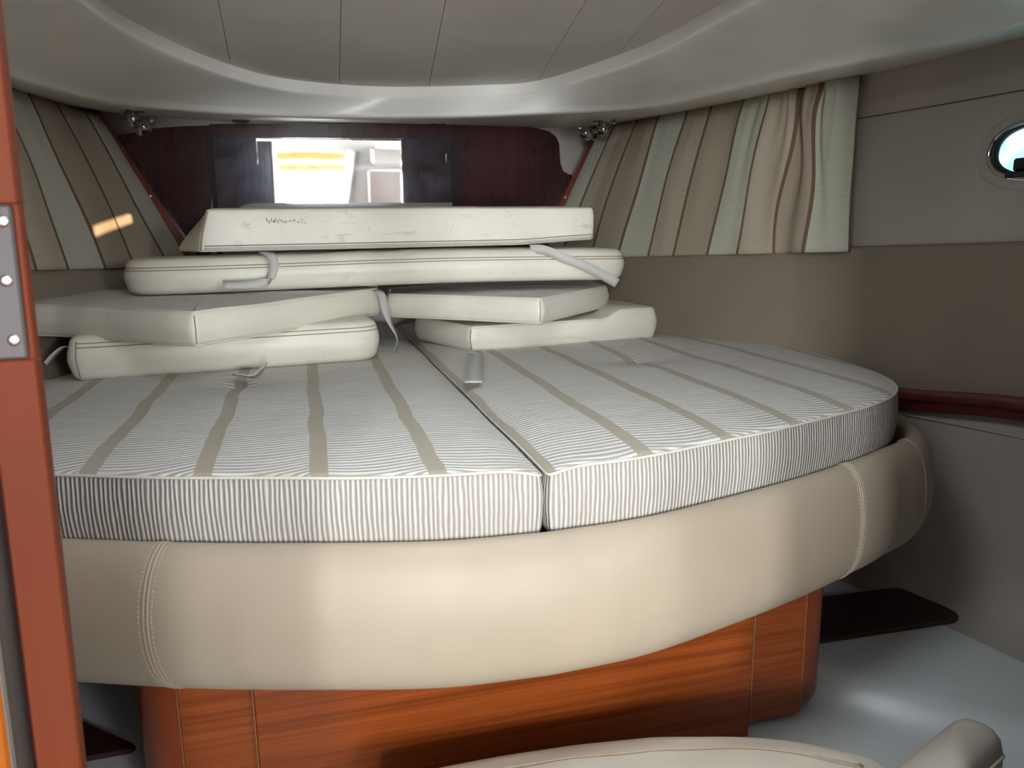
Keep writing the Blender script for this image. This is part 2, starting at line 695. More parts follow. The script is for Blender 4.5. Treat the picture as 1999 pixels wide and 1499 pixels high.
def hull(Y, z, side, off=0.0):
    x = interp(Y, _ty, _tx) + interp(Y, _ty, _tf) * (z - 0.62) - off
    return x if side > 0 else 2 * centre(Y) - x


def ledge(Y):
    return interp(Y, [1.2, 2.45], [0.908, 0.861])


Y0, Y1 = 0.50, 2.90
for side, nm in ((1, 'right'), (-1, 'left')):
    def up_fn(u, v, s=side):
        Y = Y0 + (Y1 - Y0) * u
        z = 0.50 + (1.40 - 0.50) * v
        return (hull(Y, z, s), Y, z)

    V, F, _ = grid(up_fn, 140, 56)
    if side > 0:                              # cut the portlight opening
        inside = [((v[1] - 1.275) / 0.108) ** 2 + ((v[2] - 1.09) / 0.060) ** 2 < 1 for v in V]
        F = [f for f in F if not any(inside[i] for i in f)]
    wall = mesh('wall_' + nm, V, F, M['liner_side'])
    struct(wall)
    # padded vinyl panel below the windows
    prof = [(0.0, 0.535, 0), (0.016, 0.54, 0), (0.024, 0.56, 0)] + \
           [(0.024, 0.56, t / 8) for t in range(1, 8)] + [(0.024, 0, 1.0), (0.022, 0.004, 1.0), (0.015, 0.008, 1.0), (0.0, 0.009, 1.0)]

    def pad_fn(u, v, s=side, prof=prof):
        Y = Y0 + 0.01 + (Y1 - Y0 - 0.02) * u
        o, zz, t = prof[round(v * (len(prof) - 1))]
        top = ledge(Y) - 0.008
        dr_ = 0.025 * sstep(1.2, 1.5, Y)
        z = zz + 0.03 - dr_ if t == 0 else (0.59 - dr_ + (top - 0.59 + dr_) * t + (zz if t == 1.0 else 0))
        return (hull(Y, z, s, o), Y, z)

    mesh('padded_panel', *grid(pad_fn, 60, len(prof))[:2], M['vinyl_wall'], wall)

    # wooden rail under the panel
    ring = [(0.0, 0.592), (0.034, 0.592), (0.042, 0.586), (0.042, 0.572), (0.036, 0.565), (0.030, 0.563),
            (0.030, 0.545), (0.024, 0.540), (0.0, 0.540)]

    def rail_fn(u, v, s=side):
        Y = Y0 + 0.02 + (1.75 - Y0) * u
        o, z = ring[round(v * (len(ring) - 1))]
        return (hull(Y, z, s, o), Y, z - 0.025 * sstep(1.2, 1.5, Y))

    rl = mesh('trim_' + ('1' if side > 0 else '2'), *grid(rail_fn, 30, len(ring))[:2], M['rail'])
    struct(rl)

    # moulded lower side, fairing into the sole
    low = [(0.0, 0.56), (0.0, 0.40), (0.005, 0.28), (0.015, 0.20), (0.035, 0.15), (0.07, 0.118), (0.13, 0.103), (0.22, 0.10)]

    def low_fn(u, v, s=side):
        Y = Y0 + (Y1 - Y0) * u
        q = v * (len(low) - 1)
        i = min(int(q), len(low) - 2)
        t = q - i
        o = low[i][0] * (1 - t) + low[i + 1][0] * t
        z = low[i][1] * (1 - t) + low[i + 1][1] * t
        f = sstep(1.5, 2.9, Y)
        return (hull(Y, 0.56, s, o + 0.16 * f * (0.56 - z)), Y, z)

    mesh('lower_side', *grid(low_fn, 40, 22)[:2], M['liner_side'], wall)

    # seam moulding above the curtain, aft of it
    pts = [(hull(y, 1.21, side, 0.001), y, 1.21) for y in [0.55 + 0.1 * i for i in range(14)]]
    mesh('seam', *tube(pts, 0.0016, 6), M['seal'], wall)


# moulded cabin sole with a low step each side of the bed
def sole_fn(u, v):
    Y = 0.48 + 2.42 * u
    xl, xr = hull(Y, 0.56, -1, 0.12 + 0.10 * sstep(1.5, 2.9, Y)), hull(Y, 0.56, 1, 0.12 + 0.10 * sstep(1.5, 2.9, Y))
    x = xl + (xr - xl) * v
    d = abs(x - 0.305)
    edge = 0.60 + 0.9 * (sqrt((1.167 - Y) ** 2 + 0.0016) + 1.167 - Y) / 2
    z = 0.052 + 0.050 * sstep(edge - 0.085, edge + 0.02, d) - 0.010 * (1 - sstep(0, edge, d))
    return (x, Y, z)


struct(mesh('floor', *grid(sole_fn, 150, 200)[:2], M['liner']))

# forward bulkhead
V, F = box(-1.1, 1.6, 2.90, 2.94, 0.05, 1.42)
struct(mesh('wall_front', V, F, M['liner_side'], smooth=False))


# ------------------------------------------------------------------ headliner
def rise(Y):
    return 0.13 * max(0.0, 1.25 - Y)


def Lp(x, y):
    p = at_z(x, y, 1.284)
    return (p.x, p.y)


RP = [(-0.33, 0.5), (-0.342, 1.1), (-0.342, 1.571), (-0.284, 1.903), (-0.154, 2.22), (0.0, 2.40), (0.265, 2.465),
      (0.55, 2.385), (0.697, 2.288), (0.794, 1.934), (0.822, 1.70), (0.815, 1.319), (0.82, 0.9), (0.83, 0.5)]
LP = [(-0.80, 0.5), (-0.76, 1.1), (-0.68, 1.65), Lp(20, 143), Lp(236, 199), Lp(500, 222), Lp(700, 228),
      Lp(900, 226), Lp(1040, 220), Lp(1180, 213), Lp(1300, 200), Lp(1560, 140), (1.30, 0.95), (1.33, 0.5)]
OP = [(-0.93, 0.5), (-0.88, 1.1), (-0.80, 1.8), (-0.74, 2.2), (-0.66, 2.65), (-0.35, 2.93), (0.2, 2.93), (0.6, 2.93),
      (1.0, 2.93), (1.24, 2.62), (1.40, 2.12), (1.50, 1.5), (1.53, 0.95), (1.55, 0.5)]
NT_ = 150
Rs, Ls, Os = spline([(*p, 0) for p in RP], NT_), spline([(*p, 0) for p in LP], NT_), spline([(*p, 0) for p in OP], NT_)
V, F = [], []
prof_n = 0
for r, l, o in zip(Rs, Ls, Os):
    row = []
    d = (l - r).normalized()
    row.append((r + d * 0.012, 1.385))
    row.append((r + d * 0.0005, 1.362))
    row.append((r, 1.345))
    row.append((r + d * 0.001, 1.3395))
    row.append((r + d * 0.005, 1.337))
    for t in (0.1, 0.25, 0.4, 0.55, 0.7, 0.82, 0.91):
        row.append((r.lerp(l, t), 1.337 - 0.048 * t ** 1.15))
    row.append((l, 1.2855))
    e = (o - l).normalized()
    row.append((l + e * 0.008, 1.2815))
    row.append((l + e * 0.020, 1.2800))
    row.append((l + e * 0.045, 1.2810))
    for t in (0.35, 0.6, 0.8, 1.0):
        row.append((l.lerp(o, t) if (o - l).length * t > 0.05 else l + e * (0.05 + 0.01 * t), 1.2810 + 0.044 * t ** 1.1))
    prof_n = len(row)
    for p, z in row:
        V.append((p.x, p.y, z + rise(p.y)))
for i in range(NT_ - 1):
    for j in range(prof_n - 1):
        a = i * prof_n + j
        F.append((a, a + prof_n, a + prof_n + 1, a + 1))
ceil = struct(mesh('ceiling', V, F, M['headliner']))
# deck head above the recess: separate panels with open joints
seams = [-0.75, -0.352, -0.130, 0.105, 0.315, 0.60, 0.76, 1.25]
slopes = [0, -0.02, -0.045, 0.04, 0.12, 0.18, 0.20, 0]
for i in range(len(seams) - 1):
    rows = []
    n = 24
    Vp = []
    for k in range(n):
        Y = 0.45 + 2.15 * k / (n - 1)
        g = 0.0006
        for x, s in ((seams[i], slopes[i]), (seams[i + 1], slopes[i + 1])):
            xx = x + s * (Y - 1.75) + (g if x == seams[i] else -g)
            sag = 0.004 * (0 if x in (seams[i], seams[i + 1]) else 1)
            Vp.append((xx, Y, 1.372 + rise(Y) - sag))
        for x, s in ((seams[i], slopes[i]), (seams[i + 1], slopes[i + 1])):
            xx = x + s * (Y - 1.75) + (g if x == seams[i] else -g)
            Vp.append((xx, Y, 1.384 + rise(Y)))
    Fp = []
    for k in range(n - 1):
        a = k * 4
        Fp += [(a, a + 1, a + 5, a + 4), (a + 2, a + 6, a + 7, a + 3), (a, a + 4, a + 6, a + 2), (a + 1, a + 3, a + 7, a + 5)]
    mesh('ceiling_panel', Vp, Fp, M['ceiling'], ceil, smooth=False)
# deck hatch over the foot of the bed, above the picture
mesh('hatch_rim', *merge(box(-0.02, 0.52, 0.62, 0.65, 1.385, 1.44, 0.004), box(-0.02, 0.52, 1.07, 1.10, 1.372, 1.44, 0.004),
                         box(-0.02, 0.01, 0.65, 1.07, 1.380, 1.44, 0.004), box(0.49, 0.52, 0.65, 1.07, 1.380, 1.44, 0.004)), M['liner'], ceil, smooth=False)
# deck over everything
V, F = grid(lambda u, v: (-1.3 + 3.2 * u, 0.4 + 2.6 * v, 1.40 + rise(0.4 + 2.6 * v) + 0.002), 4, 20)[:2]
mesh('deck_head', V, F, M['black'], ceil, smooth=False)

# ------------------------------------------------------------------ aft bulkhead with the doorway
DX0, DX1, DZ = -0.193, 0.655, 1.315
V, F = merge(box(-1.3, DX0 - 0.045, 0.44, 0.53, 0.0, 2.2), box(DX1, 1.84, 0.44, 0.50, 0.0, 2.2),
             box(DX0 - 0.05, DX1, 0.44, 0.50, DZ, 2.2), box(DX0 - 0.05, DX1, 0.44, 0.50, -0.05, 0.045))
struct(mesh('wall_back', V, F, M['mahogany'], smooth=False))

# saloon behind the camera
V, F = box(-1.35, 1.8, -4.0, 0.46, -0.02, 0.02)
struct(mesh('saloon_floor', V, F, M['cherry'], smooth=False))
V, F = merge(box(-1.39, -1.35, -4.0, 0.46, 0.0, 0.98), box(-1.39, -1.35, -4.0, 0.46, 1.62, 2.17), box(-1.39, -1.35, -4.0, -3.93, 0.98, 1.62),
             box(-1.39, -1.35, -2.77, 0.46, 0.98, 1.62))
wl = struct(mesh('saloon_wall_left', V, F, M['saloon'], smooth=False))
V, F = merge(box(-1.39, -1.33, -3.95, -2.75, 1.60, 1.635, 0.004), box(-1.39, -1.33, -3.95, -2.75, 0.965, 1.0, 0.004))
mesh('side_fill_frame', V, F, M['liner'], wl, smooth=False)  # surround of the added port fill light
mesh('sun_block', *box(-1.40, -1.385, -3.96, -2.74, 0.95, 1.65), M['liner'], wl, smooth=False)  # opaque sheet added behind the fill light to keep the sun out
V, F = merge(box(1.8, 1.84, -4.0, 0.46, 0.0, 0.98), box(1.8, 1.84, -4.0, 0.46, 1.62, 2.17), box(1.8, 1.84, -4.0, -3.93, 0.98, 1.62),
             box(1.8, 1.84, -2.77, 0.46, 0.98, 1.62))
wr_ = struct(mesh('saloon_wall_right', V, F, M['saloon'], smooth=False))
V, F = merge(box(1.78, 1.84, -3.95, -2.75, 1.60, 1.635, 0.004), box(1.78, 1.84, -3.95, -2.75, 0.965, 1.0, 0.004))
mesh('side_fill_frame', V, F, M['liner'], wr_, smooth=False)  # surround of the added starboard fill light
mesh('sun_block', *box(1.835, 1.85, -3.96, -2.74, 0.95, 1.65), M['liner'], wr_, smooth=False)  # same added sheet, stops sun coming through the starboard opening
V, F = box(-1.39, 1.84, -4.04, 0.5, 2.13, 2.17)
sc = struct(mesh('saloon_ceiling', V, F, M['saloon'], smooth=False))
# frame around the added overhead fill, below the closed saloon ceiling
V, F = merge(box(-0.22, 0.66, -0.81, -0.75, 1.925, 2.13, 0.006), box(-0.22, 0.66, 0.05, 0.11, 1.925, 2.13, 0.006),
             box(-0.22, -0.16, -0.75, 0.05, 1.925, 2.13, 0.006), box(0.60, 0.66, -0.75, 0.05, 1.925, 2.13, 0.006))
mesh('overhead_fill_frame', V, F, M['liner'], sc, smooth=False)
# aft wall around the tapering companionway door
OT, OZ = 1.285, 0.10
xa, xb, xc, xd = -0.262, 0.655, 0.43, -0.05
SL = [(1.349, 1.845), (1.486, 1.931)]         # slanting slit added in the aft wall to shape a strip of sun
h = 0.016
P_ = lambda pts: prism_xz(pts, -4.04, -4.0)
V, F = merge(P_([(-1.39, 0), (xd, 0), (xd, OZ), (xa, OT), (xa, 2.15), (-1.39, 2.15)]),
             P_([(xc, 0), (1.84, 0), (1.84, OT), (xb, OT), (xc, OZ)]),
             P_([(xa, OT), (xb, OT), (xb, 2.15), (xa, 2.15)]), P_([(xd, 0), (xc, 0), (xc, OZ), (xd, OZ)]),
             P_([(xb, OT), (SL[0][0], OT), (SL[0][0], 2.15), (xb, 2.15)]), P_([(SL[1][0], OT), (1.84, OT), (1.84, 2.15), (SL[1][0], 2.15)]),
             P_([(SL[0][0], OT), (SL[1][0], OT), (SL[1][0], SL[1][1] - h), (SL[0][0], SL[0][1] - h)]),
             P_([(SL[0][0], SL[0][1] + h), (SL[1][0], SL[1][1] + h), (SL[1][0], 2.15), (SL[0][0], 2.15)]))
wa = struct(mesh('saloon_wall_aft', V, F, M['saloon'], smooth=False))
fix_normals(wa)
mesh('door_moulding', *tube([(xa, -3.995, OT), (xb, -3.995, OT), (xc, -3.995, OZ), (xd, -3.995, OZ)], 0.026, 8, True), M['liner'], wa)
# moulded locker front to starboard of the companionway
lk = thing('saloon_locker', (1.1, -3.8, 0.02), 'cream moulded locker reflected beside the bright companionway', 'locker')
V, F = box(0.80, 1.45, -3.985, -3.80, 0.03, 1.09, 0.02)
mesh('lower_front', V, F, M['saloon'], lk)
V, F = box(0.84, 1.45, -3.985, -3.76, 1.13, 1.36, 0.04)
mesh('upper_front', V, F, M['saloon'], lk)

aw = thing('awning', (0.2, -4.45, 0.02), 'yellow striped awning seen through the companionway in the mirror', 'awning')
for z0, z1 in ((1.180, 1.30), (1.045, 1.165)):
    mesh('awning_stripe', *grid(lambda u, v: (-0.7 + 1.3 * u, -4.45 + 0.02 * sin(pi * u), z0 + (z1 - z0) * v - 0.006 * sin(pi * u)), 20, 4)[:2], M['yellow'], aw)
for x in (-0.68, 0.58):
    mesh('awning_post', *tube([(x, -4.45, -0.02), (x, -4.45, 1.30)], 0.012, 10), M['steel'], aw)

# ------------------------------------------------------------------ door edge beside the camera
dr = struct(thing('door_1', (-0.175, 0.5, 0.0), 'orange cherry door edge with steel lock plate', 'door'))
del dr['category']


def stile(x0, x1, y0, y1, z0, z1, lean, b=0.002):
    V, F = box(x0, x1, y0, y1, z0, z1, b)
    return [(x + lean * (z - 0.9), y, z) for x, y, z in V], F


ln = 0.020
X0, X1 = -0.1800, -0.1545
PZ0, PZ1 = at_y(40, 702, 0.5).z, at_y(10, 398, 0.5).z
mesh('stile', *stile(X0, X1, 0.50, 0.512, 0.05, PZ0, ln, 0.001), M['door'], dr, smooth=False)
mesh('stile', *stile(X0, X1, 0.50, 0.512, PZ1, 1.30, ln, 0.001), M['door'], dr, smooth=False)
mesh('stile_core', *stile(X0 + 0.001, X1 - 0.0005, 0.5035, 0.512, PZ0 - 0.002, PZ1 + 0.002, ln, 0.001), M['door'], dr, smooth=False)
lp = mesh('lock_plate', *stile(X0 + 0.0005, X1 - 0.0038, 0.4995, 0.5035, PZ0 + 0.0005, PZ1 - 0.0005, ln, 0.0012), M['steel'], dr, smooth=False)
for px, py in ((5, 432), (12, 548), (27, 664)):
    c = at_y(px, py, 0.4995)
    mesh('screw', *lathe([(0.0036, 0), (0.0034, 0.0006), (0.0020, 0.0011), (0.0006, 0.0012)], c, (0, -1, 0), 14), M['screw'], lp)
mesh('seal', *stile(-0.1945, -0.1915, 0.499, 0.53, 0.05, 1.30, ln), M['seal'], dr, smooth=False)
mesh('door_panel', *stile(-0.236, -0.1950, 0.501, 0.528, 0.05, 1.30, ln), M['door_panel'], dr, smooth=False)
mesh('rebate', *stile(-0.242, -0.1660, 0.5285, 0.540, 0.05, 1.30, ln), M['mahogany'], dr, smooth=False)

# ------------------------------------------------------------------ mirror and mahogany panels on the forward bulkhead
hb = thing('bulkhead_cabinet', (0.2, 2.89, 0.7), 'dark glossy mahogany cabinet front with mirror between two panels, behind cushion stack', 'cabinet')
yb = 2.885


def xz(x, y, Y=2.885):
    p = at_y(x, y, Y)
    return (p.x, p.z)


lft = [xz(*q) for q in ((225, 268), (300, 252), (350, 248), (413, 246), (413, 500), (250, 500))]
rgt = [xz(*q) for q in ((888, 246), (960, 246), (1010, 247), (1045, 251), (1070, 258), (1083, 268), (1089, 282), (1091, 318),
                        (1096, 334), (1108, 341), (1140, 342), (1140, 500), (888, 500))]
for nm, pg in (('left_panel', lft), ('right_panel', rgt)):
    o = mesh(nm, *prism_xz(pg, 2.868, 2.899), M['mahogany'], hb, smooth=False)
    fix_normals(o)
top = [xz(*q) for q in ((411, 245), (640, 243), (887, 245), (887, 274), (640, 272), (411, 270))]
fix_normals(mesh('header_reflection_strip', *prism_xz(top, 2.846, 2.899), M['mahogany'], hb, smooth=False))  # board over the mirror top, stands in for the reflected dark door header
mx0, mx1 = xz(418, 300)[0], xz(878, 300)[0]
TL = math.tan(radians(2.5))


def tilted(V):
    return [(x, y - TL * (z - 1.15), z) for x, y, z in V]


V, F = box(mx0, mx1, 2.856, 2.866, 0.66, 1.270, 0.0005)
mesh('mirror', tilted(V), F, M['mirror'], hb, smooth=False)
for x0, x1 in ((mx0 - 0.016, mx0), (mx1, mx1 + 0.022)):
    V, F = box(x0, x1, 2.8555, 2.868, 0.66, 1.272, 0.0005)
    mesh('mirror_frame', tilted(V), F, M['frame'], hb, smooth=False)
c = at_y(873, 307, 2.85)
mesh('latch', *box(c.x - 0.004, c.x + 0.004, 2.842, 2.852, c.z - 0.018, c.z + 0.014, 0.002), M['chrome'], hb)

# slanting corner strips that hold the curtain ends
for side, (p0, p1, scr), lab in (
        (-1, ((186, 222), (346, 462), ((205, 251), (293, 383))), 'slanting red mahogany strip at the left curtain edge'),
        (1, ((1178, 240), (1080, 440), ((1159, 272), (1104, 385))), 'slanting red mahogany strip at the right curtain edge')):
    a, b = at_y(*p0, 2.84), at_y(*p1, 2.84)
    st = thing('corner_strip', (a + b) / 2, lab, 'wood strip', 'corner strips')
    d = (b - a).normalized()
    n = Vector((d.z, 0, -d.x)) if True else None
    hw = 0.017
    V = []
    for p in (a - d * 0.02, b + d * 0.25):
        for s, yy in ((-1, -0.008), (1, -0.008), (1, 0.025), (-1, 0.025)):
            V.append(p + n * (s * hw) + Vector((0, yy, 0)))
    F = [(0, 1, 2, 3), (7, 6, 5, 4), (0, 4, 5, 1), (1, 5, 6, 2), (2, 6, 7, 3), (3, 7, 4, 0)]
    fix_normals(mesh('batten', V, F, M['mahogany_rail'], st, smooth=False))
    for q in scr:
        c = at_y(*q, 2.832)
        mesh('screw', *lathe([(0.006, 0), (0.0055, 0.0015), (0.002, 0.003)], c, (0, -1, 0), 12), M['screw'], st)

# ------------------------------------------------------------------ curtains
RT_T = [2.84, 2.762, 2.635, 2.514, 2.385, 2.268, 2.140, 2.027, 1.945, 1.847, 1.764]
RT_B = [2.84, 2.740, 2.585, 2.446, 2.321, 2.216, 2.092, 1.985, 1.874, 1.766, 1.664]
LT_T = [2.84, 2.755, 2.583, 2.439, 2.31, 2.17, 2.04, 1.91, 1.78]
LT_B = [2.84, 2.690, 2.504, 2.346, 2.201, 2.076, 1.95, 1.82, 1.70]


def curtain(name, side, T, B, label, gather):
    n = len(T) - 1
    nu, nv = n * 16 + 1, 26
    V, UVS, F = [], [], []
    for i in range(nu):
        s = i / (nu - 1) * n
        for j in range(nv):
            v = j / (nv - 1)
            Y = interp(s, list(range(n + 1)), T) * v + interp(s, list(range(n + 1)), B) * (1 - v)
            z0, z1 = ledge(Y) - 0.012, 1.322
            z = z0 + (z1 - z0) * v
            g = gather(s)
            pl = 0.010 * sin(s * 2.9 + 0.6 * sin(v * 3)) * (0.35 + g) \
                + 0.012 * g * sin(s * 7.3 + 1.2 * v) * (0.3 + v) \
                + 0.010 * g * v ** 3 * sin(s * 17)
            pl += 0.006 * noise.noise(Vector((s * 1.1, v * 2.2, 3.7 * side)))
            Y += 0.013 * g * sin(v * 6.3 + s * 2.4) * (1 - sstep(n - 0.8, n, s)) * (1 - sstep(0.8, 1, v))
            off = 0.030 + pl + 0.012 * g + 0.004 * sin(v * pi)
            V.append((hull(Y, z, side, max(off, 0.012 if v > .1 else 0.004)), Y, z))
            UVS.append((s, v))
    for i in range(nu - 1):
        for j in range(nv - 1):
            a = i * nv + j
            F.append((a, a + nv, a + nv + 1, a + 1))
    c = sum((Vector(v) for v in V), Vector()) / len(V)
    o = mesh(name, V, F, M['curtain'], uv=UVS, loc=c)
    md = o.modifiers.new('cloth', 'SOLIDIFY')
    md.thickness = 0.0015
    return tag(o, label, 'curtain', 'hull window curtains')


curtain('curtain', 1, RT_T, RT_B, 'cream and tan striped curtain gathered at the right hull window', lambda s: sstep(5.5, 9.5, s) * 0.9 + 0.12)
curtain('curtain', -1, LT_T, LT_B, 'cream and tan striped curtain at the left, with sunlit patch', lambda s: 0.10)

# curtain hook at the left corner
c = at_y(178, 226, 2.78)
tag(mesh('curtain_hook', *tube([c + Vector((0.012 * cos(t * 0.5), 0, 0.012 * sin(t * 0.5))) for t in range(10)], 0.0028, 8),
         M['steel'], loc=c), 'small metal curtain hook above left mahogany strip', 'hook')


# ------------------------------------------------------------------ portlight on the starboard side
def oval(Yc, zc, a, b, off, n=48, sx=1, k=2.4):
    out = []
    for i in range(n):
        t = 2 * pi * i / n
        cc, ss = cos(t), sin(t)
        y = Yc + a * math.copysign(abs(cc) ** (2 / k), cc)
        z = zc + b * math.copysign(abs(ss) ** (2 / k), ss)
        out.append(Vector((hull(y, z, 1, off), y, z)))
    return out


pw = struct(thing('window_1', (1.44, 1.275, 1.09), 'oval portlight', 'window'))
del pw['category']
PY, PZ = 1.275, 1.090


def ringmesh(specs):
    V, F = [], []
    n = 48
    for a, b, off in specs:
        V += oval(PY, PZ, a, b, off, n)
    for i in range(len(specs) - 1):
        for j in range(n):
            F.append((i * n + j, i * n + (j + 1) % n, (i + 1) * n + (j + 1) % n, (i + 1) * n + j))
    return V, F


mesh('surround', *ringmesh([(0.140, 0.083, 0.001), (0.136, 0.079, 0.004), (0.112, 0.062, 0.005)]), M['liner_side'], pw)
mesh('rim', *ringmesh([(0.112, 0.062, 0.004), (0.111, 0.061, 0.010), (0.106, 0.056, 0.012), (0.104, 0.054, 0.006)]), M['chrome'], pw)
mesh('gasket', *ringmesh([(0.104, 0.054, 0.007), (0.101, 0.051, 0.004), (0.097, 0.048, 0.002), (0.097, 0.048, -0.006)]), M['black'], pw)
n = 48
mesh('pane', oval(PY, PZ, 0.099, 0.050, -0.004), [tuple(range(n))], M['glass'], pw, smooth=False)
hx = hull(PY, 1.04, 1)
hl = mesh('handle', *box(hx - 0.030, hx - 0.012, PY - 0.055, PY + 0.055, PZ - 0.056, PZ - 0.044, 0.002), M['black'], pw, smooth=False)
mesh('handle_grip', *box(hx - 0.034, hx - 0.010, PY - 0.030, PY + 0.035, PZ - 0.044, PZ - 0.018, 0.004), M['black'], hl)

# ------------------------------------------------------------------ the island bed
XB = 0.305                                   # gap between the two mattresses
ZT, ZM = 0.62, 0.518                         # mattress top and underside
# half outline (distance from the gap, Y), foot to head
HALF = [(0.0, 0.972), (0.15, 0.984), (0.32, 1.028), (0.475, 1.076), (0.615, 1.130), (0.70, 1.166), (0.79, 1.222),
        (0.865, 1.312), (0.925, 1.46), (0.955, 1.60), (0.962, 1.69), (0.932, 1.87), (0.86, 2.02), (0.745, 2.19), (0.62, 2.40), (0.52, 2.60), (0.44, 2.78)]
HS = [(p.x, p.y) for p in spline([(*p, 0) for p in HALF], 170)]


def resample(pts, n, closed=True):
    P = [Vector((p[0], p[1])) for p in pts]
    if closed:
        P.append(P[0])
    L = [0.0]
    for a, b in zip(P, P[1:]):
        L.append(L[-1] + (b - a).length)
    out, j = [], 0
    for i in range(n):
        d = L[-1] * i / (n if closed else n - 1)
        while j < len(L) - 2 and L[j + 1] < d:
            j += 1
        t = (d - L[j]) / max(1e-9, L[j + 1] - L[j])
        out.append(P[j].lerp(P[j + 1], t))
    return out, L[-1]


def normals2(P):
    n = len(P)
    out = []
    for i in range(n):
        t = (P[(i + 1) % n] - P[i - 1]).normalized()
        out.append(Vector((t.y, -t.x)))       # outward for a counter-clockwise outline
    return out


def fillet(pts, radii, seg=7):
    """polygon (counter-clockwise) with rounded corners"""
    out = []
    n = len(pts)
    for i in range(n):
        p, a, b = Vector(pts[i]), Vector(pts[i - 1]), Vector(pts[(i + 1) % n])
        r = radii[i] if isinstance(radii, (list, tuple)) else radii
        if r <= 0:
            out.append(p)
            continue
        da, db = (a - p).normalized(), (b - p).normalized()
        ang = da.angle(db)
        L = min(r / math.tan(ang / 2), (a - p).length * 0.48, (b - p).length * 0.48)
        s, e = p + da * L, p + db * L
        for k in range(seg + 1):
            t = k / seg
            out.append(s * (1 - t) ** 2 + p * 2 * t * (1 - t) + e * t * t)
    return out


def soften(pts, rad=0.012):
    """round the sharp corners of a dense outline a little"""
    P = resample(pts, 900)[0]
    n = len(P)
    k = 2
    for _ in range(1):
        P = [sum((P[(i + j) % n] for j in range(-k, k + 1)), Vector((0, 0))) / (2 * k + 1) for i in range(n)]
    return [(p.x, p.y) for p in P]


